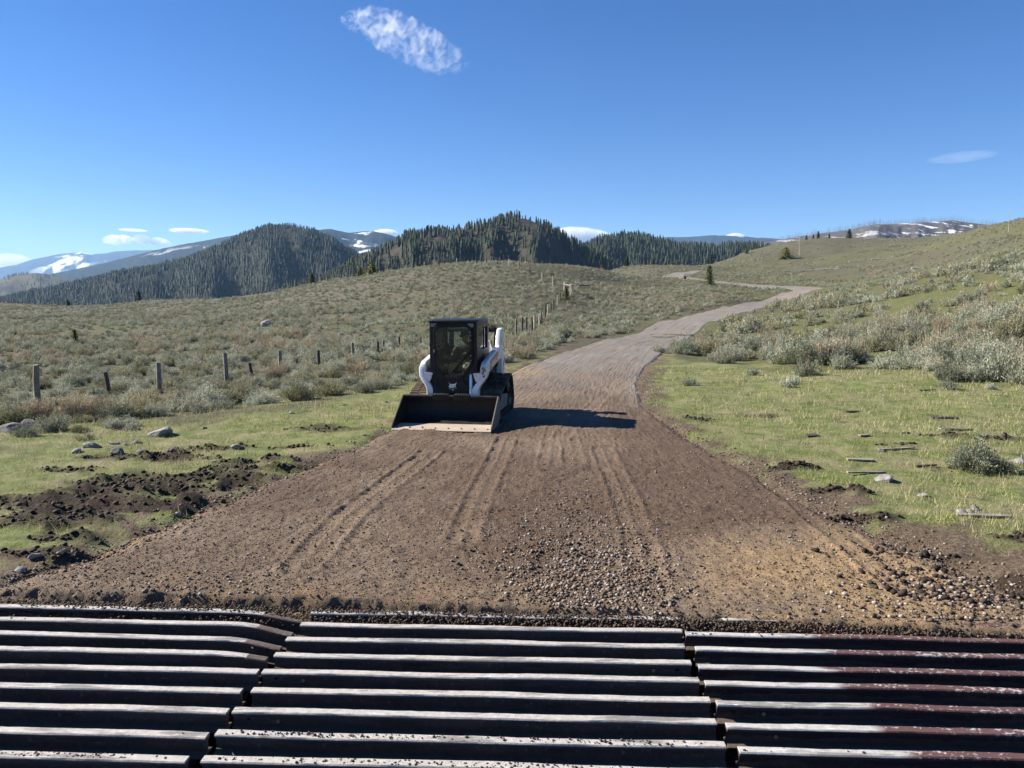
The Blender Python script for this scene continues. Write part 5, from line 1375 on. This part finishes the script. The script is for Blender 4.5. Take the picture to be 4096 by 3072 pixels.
# --- cab
CB = empty("cab"); CB.parent = LD
win = [(-.27, 1.875), (.29, 1.885), (.345, 1.85), (.375, 1.78), (.375, 1.17), (.35, 1.11), (.17, .875), (.12, .85), (-.14, .85), (-.19, .875), (-.345, 1.11), (-.365, 1.17), (-.365, 1.77), (-.335, 1.84)]
MB().ring([(-.465, 1.955), (.475, 1.955), (.475, .84), (.40, .62), (-.40, .62), (-.465, .84)], win, 'y', -.955, -.90).build("front_frame", M_BLACK, CB, .004, True)
inset = [(x*.93 + .0004, 1.36 + (z-1.36)*.955) for x, z in win]
dr = MB().ring([(x*1.055, 1.36 + (z-1.36)*1.04) for x, z in win], inset, 'y', -.985, -.956).build("door", M_BLACK, CB, .006, True)
MB().prism([(x*.985, 1.36 + (z-1.36)*.99) for x, z in win], 'y', -.967, -.963).build("door_glass", M_GLASS, dr)
MB().prism([(-.39, 1.28), (-.335, 1.29), (-.325, 1.44), (-.34, 1.50), (-.385, 1.50), (-.395, 1.46)], 'y', -1.02, -.986).build("door_handle", M_BLACKM, dr, .006)
MB().box(-.37, -.352, -1.024, -1.0205, 1.37, 1.43).build("latch", M_STEEL, dr)
for z in (1.66, 1.27):
    hg = MB().box(.335, .40, -1.005, -.986, z - .085, z + .075).build("hinge", M_BLACKM, dr, .006)
    for dz in (-.05, .045): MB().tube((.365, -1.012, z + dz), (.365, -1.005, z + dz), .010, None, 8).build("hinge_bolt", M_STEEL, hg)
MB().path([(.355, -1.0, 1.44), (.18, -1.01, 1.20), (-.01, -1.0, .985)], .010, 6).build("wiper_arm", M_BLACKM, dr)
MB().path([(.385, -.995, 1.44), (.22, -1.005, 1.22), (.04, -.995, 1.0)], .012, 6).build("wiper_blade", M_BLACKM, dr)
MB().prism([(-.19, .835), (.20, .835), (.40, .62), (.40, .50), (-.40, .50), (-.40, .62)], 'y', -.99, -.93).build("front_panel", M_BLACK, CB, .008)
fp = MB().prism([(-.14, .80), (.15, .80), (.34, .63), (.34, .515), (-.34, .515), (-.34, .63)], 'y', -1.0, -.991).build("badge_panel", M_BLACK, CB, .003)
MB().box(-.23, .16, -1.03, -.995, .505, .55).build("step_bar", M_BLACKM, CB, .005)
Mf = Matrix.Translation((.0, -1.0005, .715)) @ Matrix(((1, 0, 0), (0, 0, -1), (0, 1, 0))).to_4x4()
emblem(fp, Mf, M_DECALW, M_BLACKM)
sw = [(-.80, 1.85), (.08, 1.85), (.13, 1.80), (.13, 1.45), (.10, 1.41), (-.76, 1.41), (-.82, 1.45), (-.83, 1.80)]
for s in (-1, 1):
    x0, x1 = (.43, .475) if s > 0 else (-.465, -.42)
    MB().ring([(-.899, 1.955), (.20, 1.955), (.27, 1.88), (.28, .72), (-.899, .72)], sw, 'x', x0, x1).build("side_frame", M_BLACK, CB, .004, True)
    sg = MB().prism([(y*.99 - .002, z) for y, z in sw], 'x', s*.445, s*.449).build("side_glass", M_GLASS, CB)
    MB().box(s*.452, s*.462, -.16, -.12, 1.405, 1.855).build("glass_divider", M_BLACKM, sg)
    for k in range(8):      # window guard bars inside the cab
        y = -.74 + k * .115
        MB().box(s*.405, s*.413, y, y + .012, 1.40, 1.86).build("guard_bar", M_INT, sg)
    for k in range(4):
        z = 1.48 + k * .11
        MB().box(s*.4135, s*.42, -.80, .12, z, z + .010).build("guard_bar", M_INT, sg)
MB().box(.4755, .478, -.16, -.10, 1.893, 1.905).build("cab_decal", M_DECALW, CB)
rw = [(-.36, 1.83), (.36, 1.83), (.39, 1.80), (.39, 1.50), (.33, 1.44), (-.33, 1.44), (-.39, 1.50), (-.39, 1.80)]
MB().ring([(-.419, 1.93), (.429, 1.93), (.429, .72), (-.419, .72)], rw, 'y', .20, .24).build("rear_frame", M_BLACK, CB, .004, True)
MB().prism([(x*.99, z) for x, z in rw], 'y', .218, .222).build("rear_glass", M_GLASS, CB)
rf = loft([rect(.005, -.36, 1.9552, .955, 1.22), rect(.005, -.365, 1.985, .985, 1.24), rect(.005, -.35, 2.0, .96, 1.2), rect(.005, -.34, 2.012, .84, 1.05)]).build("roof", M_BLACK, CB, .006, True)
MB().prism([(-.47, 1.955), (.48, 1.955), (.485, 1.985), (-.475, 1.985)], 'y', -1.02, -.986).build("visor", M_BLACK, rf, .005)
MB().box(-.419, .429, -.895, .195, .70, .74).build("cab_floor", M_INT, CB)
for s in (-1, 1):
    wl = MB().prism([(s*.455, 1.945), (s*.27, 1.945), (s*.31, 1.90), (s*.37, 1.86), (s*.43, 1.855)], 'y', -1.012, -.986).build("work_light", M_BLACKM, CB, .004)
    for k in range(4):
        z = 1.868 + k * .018
        MB().box(min(s*(.425), s*(.36 - k*.018)), max(s*(.425), s*(.36 - k*.018)), -1.016, -1.0125, z, z + .011).build("lens_strip", M_LENS, wl)
# seat, controls
st = empty("seat"); st.parent = CB
MB().box(-.20, .30, -.38, .06, .86, .98).build("cushion", M_SEAT, st, .03)
MB().box(-.19, .29, .03, .15, .96, 1.48).build("backrest", M_SEAT, st, .03)
for s in (-1, 1):
    MB().box(.05 + s*.33 - .05, .05 + s*.33 + .05, -.45, .08, .741, 1.06).build("console", M_INT, CB, .015)
    js = MB().path([(.05 + s*.32, -.42, 1.05), (.05 + s*.32, -.45, 1.14), (.05 + s*.315, -.47, 1.24)], [.020, .016, .022], 8).build("joystick", M_INT, CB, 0, True)
    MB().tube((.05 + s*.32, -.42, 1.06), (.05 + s*.32, -.435, 1.12), .042, .02, 10).build("boot", M_BOOT, js)
MB().box(-.04, .10, -.90, -.80, .741, .95).build("dash_post", M_INT, CB, .01)
MB().path([(.22, -.80, 1.04), (.30, -.76, 1.10), (.33, -.70, 1.14)], [.02, .045, .02], 8).build("lap_bar_pad", M_BOOT, CB, 0, True)
MB().box(.10, .24, .08, .16, 1.73, 1.81).build("red_reflector", M_RED, CB, .012)

# --- tracks
def track(s):
    t = empty("track"); t.parent = LD
    key = [(-.70, .0), (-.3, .0), (.2, .0), (.58, .0), (.76, .05), (.86, .17), (.87, .30), (.79, .50), (.69, .69), (.58, .775), (.44, .80), (.30, .775), (.10, .735), (-.40, .62), (-.72, .535), (-.86, .46), (-.945, .34), (-.95, .20), (-.88, .07)]
    K = np.array(key + [key[0]]); seg = np.hypot(*np.diff(K, axis=0).T); cs = np.concatenate([[0], np.cumsum(seg)]); tot = cs[-1]
    npitch = int(tot / .085); n = npitch * 4; sp = np.arange(n) / n * tot
    # smooth path
    y, z = np.interp(sp, cs, K[:, 0]), np.interp(sp, cs, K[:, 1])
    for _ in range(6):
        y2 = (np.roll(y, 1) + y * 2 + np.roll(y, -1)) / 4; z2 = (np.roll(z, 1) + z * 2 + np.roll(z, -1)) / 4; y, z = y2, z2
    z = z - z.min() + .028
    ty, tz = np.roll(y, -1) - np.roll(y, 1), np.roll(z, -1) - np.roll(z, 1); l = np.hypot(ty, tz); ny, nz = tz / l, -ty / l
    xi = [.56, .565, .72, .725, .765, .77, .92, .925]
    ph = np.arange(n) % 4
    V, F = [], []
    for c_, x in enumerate(xi):
        lug = np.where((ph == 0) | (ph == 1), .028, .0) if c_ in (1, 2) else np.where((ph == 1) | (ph == 2), .028, .0) if c_ in (5, 6) else np.zeros(n)
        o_ = lug - .0
        V += [(s*x, a + p*o, b_ + q*o) for a, b_, p, q, o in zip(y, z, ny, nz, o_)]
    for x in (xi[-1], xi[0]): V += [(s*x, a - p*.028, b_ - q*.028) for a, b_, p, q in zip(y, z, ny, nz)]
    m = len(xi) + 2
    for c_ in range(m):
        d_ = (c_ + 1) % m
        for i in range(n):
            j = (i + 1) % n; F.append((c_*n+i, c_*n+j, d_*n+j, d_*n+i))
    MB().add(V, F).build("belt", M_RUBBER_LIT if s < 0 else M_RUBBER, t)
    fr = [(-.62, .12), (.55, .12), (.68, .25), (.50, .42), (.05, .46), (-.45, .48), (-.72, .40), (-.76, .26)]
    MB().prism(fr, 'x', s*.62, s*.84).build("track_frame", M_FRAME, t, .012)
    for i in range(6):
        yy = -.55 + i * .205
        MB().tube((s*.60, yy, .115), (s*.885, yy, .115), .062, None, 14).build("roller", M_BLACKM, t, 0, True)
    for nm, yy, zz, r_ in (("front_idler", -.74, .29, .175), ("rear_idler", .64, .24, .17), ("drive_sprocket", .46, .60, .14)):
        w_ = MB().tube((s*.63, yy, zz), (s*.86, yy, zz), r_, None, 22).build(nm, M_BLACKM, t, 0, True)
        MB().tube((s*.8605, yy, zz), (s*.885, yy, zz), r_*.45, r_*.3, 14).build("hub", M_FRAME, w_, 0, True)
    MB().box(min(s*.5, s*.66), max(s*.5, s*.66), -.35, .35, .28, .44).build("axle_mount", M_BLACKM, t)
track(-1); track(1)

# ------------------------------------------------------------------ the operator
M_SKIN = plain("skin", (.30, .17, .115), .55, 0, .12, 12); M_COAT = plain("olive_work_jacket", (.085, .075, .055), .9, 0, .45, 14, .4); M_TROUSER = plain("khaki_trousers", (.26, .22, .15), .9, 0, .2, 14, .3)
M_CAP = plain("dark_cap", (.02, .022, .028), .8, 0, .2, 20); M_SHADES = plain("sunglasses_lens", (.01, .01, .012), .12, 0, .1, 10); M_BOOTS = plain("leather_boots", (.07, .045, .03), .7, 0, .3, 16)
def skin_figure(joints, edges, root, sub=2):
    names = list(joints); idx = {n: i for i, n in enumerate(names)}
    me = bpy.data.meshes.new("body"); me.from_pydata([joints[n][0] for n in names], [(idx[a], idx[b_]) for a, b_ in edges], [])
    o = bpy.data.objects.new("body", me); COL.objects.link(o)
    md = o.modifiers.new("skin", 'SKIN'); md.use_smooth_shade = True
    for i, n in enumerate(names):
        r_ = joints[n][1]; sv = me.skin_vertices[0].data[i]; sv.radius = r_ if isinstance(r_, tuple) else (r_, r_); sv.use_root = n == root
    sb = o.modifiers.new("sub", 'SUBSURF'); sb.levels = sb.render_levels = sub
    dg = bpy.context.evaluated_depsgraph_get(); m2 = bpy.data.meshes.new_from_object(o.evaluated_get(dg)); bpy.data.objects.remove(o); return m2
def operator():
    loc = LD.matrix_world
    bpy.context.view_layer.update()
    t = empty("person"); t.matrix_world = LD.matrix_world.copy(); tag(t, "loader operator in a dark cap and work jacket seated inside the cab", "person")
    ox = .06
    J = {'pelvis': ((ox, -.12, 1.06), (.15, .12)), 'belly': ((ox, -.09, 1.18), (.15, .12)), 'chest': ((ox, -.05, 1.34), (.165, .115)), 'shoul': ((ox, -.03, 1.44), (.12, .085)), 'neck': ((ox - .005, -.045, 1.52), .055), 'skull0': ((ox - .012, -.07, 1.585), (.068, .078)), 'skull1': ((ox - .012, -.07, 1.66), (.078, .095)), 'skull2': ((ox - .01, -.06, 1.715), (.06, .075))}
    E = [('pelvis', 'belly'), ('belly', 'chest'), ('chest', 'shoul'), ('shoul', 'neck'), ('neck', 'skull0'), ('skull0', 'skull1'), ('skull1', 'skull2')]
    for s, n in ((-1, 'r'), (1, 'l')):
        J[n+'sh'] = ((ox + s*.18, -.04, 1.42), .07); J[n+'el'] = ((ox + s*.27, -.20, 1.20), .052); J[n+'wr'] = ((.05 + s*.31, -.43, 1.235), .034)
        J[n+'pa'] = ((.05 + s*.315, -.485, 1.255), (.038, .024))
        E += [('shoul', n+'sh'), (n+'sh', n+'el'), (n+'el', n+'wr'), (n+'wr', n+'pa')]
        for k in range(4):
            bx_ = .05 + s*(.315 - .027 + k*.018); ln = (.034, .040, .037, .028)[k]
            J[f'{n}f{k}a'] = ((bx_, -.515, 1.262), .0095); J[f'{n}f{k}b'] = ((bx_, -.515 - ln*.7, 1.245), .009); J[f'{n}f{k}c'] = ((bx_, -.512 - ln*.4, 1.222), .008)
            E += [(n+'pa', f'{n}f{k}a'), (f'{n}f{k}a', f'{n}f{k}b'), (f'{n}f{k}b', f'{n}f{k}c')]
        J[n+'t1'] = ((.05 + s*.272, -.478, 1.245), .011); J[n+'t2'] = ((.05 + s*.268, -.505, 1.228), .009); E += [(n+'pa', n+'t1'), (n+'t1', n+'t2')]
        J[n+'hi'] = ((ox + s*.10, -.18, 1.03), .10); J[n+'kn'] = ((ox + s*.15 - .04, -.60, 1.07), .068); J[n+'an'] = ((ox + s*.13 - .03, -.70, .82), .045); J[n+'to'] = ((ox + s*.14 - .03, -.83, .775), .042)
        E += [('pelvis', n+'hi'), (n+'hi', n+'kn'), (n+'kn', n+'an'), (n+'an', n+'to')]
    me = skin_figure(J, E, 'pelvis')
    for m in (M_SKIN, M_COAT, M_TROUSER, M_BOOTS): me.materials.append(m)
    for p in me.polygons:
        c_ = p.center; p.use_smooth = True
        if c_.z > 1.515 or (c_.y < -.44 and c_.z > 1.20): p.material_index = 0
        elif c_.z < .86 : p.material_index = 3
        elif c_.y < -.16 and c_.z < 1.15 or c_.z < 1.08: p.material_index = 2
        else: p.material_index = 1
    hd = (ox - .012, -.07)
    # nose, brow and ears pulled out of the head
    fdir = Vector((-.35, -.94, 0)).normalized()
    for v in me.vertices:
        if v.co.z > 1.57:
            r_ = Vector((v.co.x - hd[0], v.co.y - hd[1], 0)); 
            if r_.length > .02:
                c_ = r_.normalized().dot(fdir); dz = v.co.z - 1.625
                if c_ > .9 and abs(dz) < .025: v.co += fdir * .022
                if c_ > .75 and -.075 < dz < -.035: v.co += fdir * .010
                if abs(c_) < .3 and abs(dz - .01) < .025: v.co += r_.normalized() * .012
    add_obj("body", me, t)
    cap = MB()
    for i in range(6):
        pass
    n = 20; loops = []
    for zz, sc in ((1.668, 1.0), (1.70, 1.0), (1.735, .88), (1.762, .62), (1.772, .2)):
        loops.append([(hd[0] + .094 * sc * math.cos(2*math.pi*i/n), hd[1] + .112 * sc * math.sin(2*math.pi*i/n), zz) for i in range(n)])
    cp_ = loft(loops).build("cap", M_CAP, t, 0, True)
    rt = Vector((-fdir.y, fdir.x, 0)); b0 = Vector((hd[0], hd[1], 1.672))
    pts = [b0 + fdir*.07 - rt*.075, b0 + fdir*.15 - rt*.06 - Vector((0, 0, .008)), b0 + fdir*.185 - Vector((0, 0, .012)), b0 + fdir*.15 + rt*.06 - Vector((0, 0, .008)), b0 + fdir*.07 + rt*.075]
    mb = MB().add([p for p in pts] + [p + Vector((0, 0, .008)) for p in pts], [(0, 1, 2, 3, 4), (9, 8, 7, 6, 5), (0, 1, 6, 5), (1, 2, 7, 6), (2, 3, 8, 7), (3, 4, 9, 8), (4, 0, 5, 9)])
    mb.build("brim", M_CAP, cp_)
    sg = MB()
    for s in (-1, 1):
        c_ = Vector((hd[0], hd[1], 1.645)) + fdir*.098 + rt*s*.036
        sg.box(-.028, .028, -.005, .005, -.018, .018, Matrix.Translation(c_) @ fdir.to_track_quat('Y', 'Z').to_matrix().to_4x4())
    c_ = Vector((hd[0], hd[1], 1.652)) + fdir*.1
    sg.box(-.05, .05, -.003, .003, -.004, .004, Matrix.Translation(c_) @ fdir.to_track_quat('Y', 'Z').to_matrix().to_4x4())
    sg.build("sunglasses", M_SHADES, t, .002)
operator()
# ------------------------------------------------------------------ air and clouds
def build_haze():
    mb = MB().box(-21500, 21500, -420, 17200, -80, 1120)
    m, nt, b = new_mat("hazy_air")
    nt.nodes.remove(b)
    v = N(nt, "ShaderNodeVolumePrincipled")
    v.inputs["Color"].default_value = (.36, .62, 1.0, 1)
    v.inputs["Density"].default_value = HAZE
    v.inputs["Anisotropy"].default_value = 0.1
    L(nt, v.outputs[0], nt.nodes["Material Output"].inputs["Volume"])
    o = mb.build("haze", m); tag(o, kind="stuff")
HAZE = 4.4e-5
build_haze()
def cloud(label, px, py, d, w, h, dep, roll, dens, nscale, thr, stretch=(1, 1, 1), seed=0.0, fall=1.0):
    ctr = P(px, py, d)
    bm = bmesh.new(); bmesh.ops.create_icosphere(bm, subdivisions=3, radius=1.0)
    me = bpy.data.meshes.new("cloud"); bm.to_mesh(me); bm.free()
    m, nt, b = new_mat("cloud_vapour"); nt.nodes.remove(b)
    oc = objco(nt)
    mp = N(nt, "ShaderNodeMapping"); mp.inputs["Scale"].default_value = stretch; mp.inputs["Location"].default_value = (seed, seed * 1.7, 0); L(nt, oc, mp.inputs["Vector"])
    n = noise(nt, nscale, 6, .62, mp.outputs[0], .8)
    ln = N(nt, "ShaderNodeVectorMath"); ln.operation = 'LENGTH'; L(nt, oc, ln.inputs[0])
    f = math_(nt, 'SUBTRACT', 1.0, ln.outputs["Value"])
    f = math_(nt, 'MULTIPLY', f, fall)
    s = math_(nt, 'SUBTRACT', math_(nt, 'ADD', n, math_(nt, 'MINIMUM', f, .35)), thr)
    dn = math_(nt, 'MULTIPLY', math_(nt, 'MULTIPLY', math_(nt, 'MAXIMUM', s, 0.0), maprange(nt, f, 0, .12)), dens)
    v = N(nt, "ShaderNodeVolumePrincipled"); v.inputs["Color"].default_value = (1, 1, 1, 1); v.inputs["Anisotropy"].default_value = .2
    L(nt, dn, v.inputs["Density"]); L(nt, v.outputs[0], nt.nodes["Material Output"].inputs["Volume"])
    me.materials.append(m)
    o = add_obj("cloud", me, None, ctr, (0, roll, 0), (w / 2, dep / 2, h / 2))
    tag(o, label, "cloud", "clouds in the blue sky")
    return o
def px2m(n, d): return n * d / FPX
cloud("large torn wisp of white cloud high above the loader", 408, 40, 4000, px2m(150, 4000), px2m(54, 4000), 260, R(24), .06, 2.6, .85, (3.0, 1, .9), 3.1, 1.4)
cloud("thin tail of torn cloud at the upper left end of the wisp", 356, 22, 4000, px2m(40, 4000), px2m(24, 4000), 120, R(20), .05, 2.4, .85, (1.6, 1, 1), 8.3, 1.4)
cloud("puffy white cloud low over the snowy mountain, largest of its cluster", 118, 240, 27000, px2m(34, 27000), px2m(13, 27000), 900, 0, .03, 2.4, .77, (1.6, 1, .6), 1.7, 2)
cloud("puffy white cloud in the middle of the cluster over the snowy mountain", 142, 239.5, 27000, px2m(22, 27000), px2m(11, 27000), 700, R(8), .03, 2.4, .77, (1.6, 1, .6), 5.2, 2)
cloud("puffy white cloud at the right of the cluster over the snowy mountain", 160, 242, 27000, px2m(24, 27000), px2m(10, 27000), 700, R(10), .03, 2.4, .77, (1.6, 1, .6), 9.4, 2)
cloud("smooth lens-shaped cloud above the timbered ridge", 189, 231, 27000, px2m(40, 27000), px2m(5.5, 27000), 1000, R(2), .012, .8, .35, (1, 1, 1), 2.2, 2)
cloud("thin sliver of flat cloud above the puffy cluster", 133, 230.2, 27000, px2m(28, 27000), px2m(2.6, 27000), 900, R(2), .012, .8, .35, (1, 1, 1), 4.2, 2)
cloud("cloud bank at the left edge behind the snowy mountain", 8, 263, 27000, px2m(56, 27000), px2m(20, 27000), 900, 0, .006, 1.8, .5, (1, 1, .7), 6.1, 2)
cloud("white cloud bank between the rocky butte and the wooded hill", 584, 240, 27000, px2m(74, 27000), px2m(26, 27000), 1000, R(6), .014, 1.8, .46, (1.4, 1, .8), 7.7, 2)
cloud("small white cloud peeking over the far right ridge", 735, 237, 27000, px2m(20, 27000), px2m(8, 27000), 700, 0, .02, 1.6, .42, (1, 1, 1), 3.3, 2)
cloud("small bright cloud peeking over the snow-patched mountain", 385, 233, 27000, px2m(26, 27000), px2m(8, 27000), 700, 0, .02, 1.6, .42, (1, 1, 1), 1.3, 2)
cloud("faint streak of cirrus at the far right of the sky", 963, 157, 9000, px2m(80, 9000), px2m(12, 9000), 300, R(-6), .0022, 1.8, .55, (2, 1, 1), 5.5, 1.6)
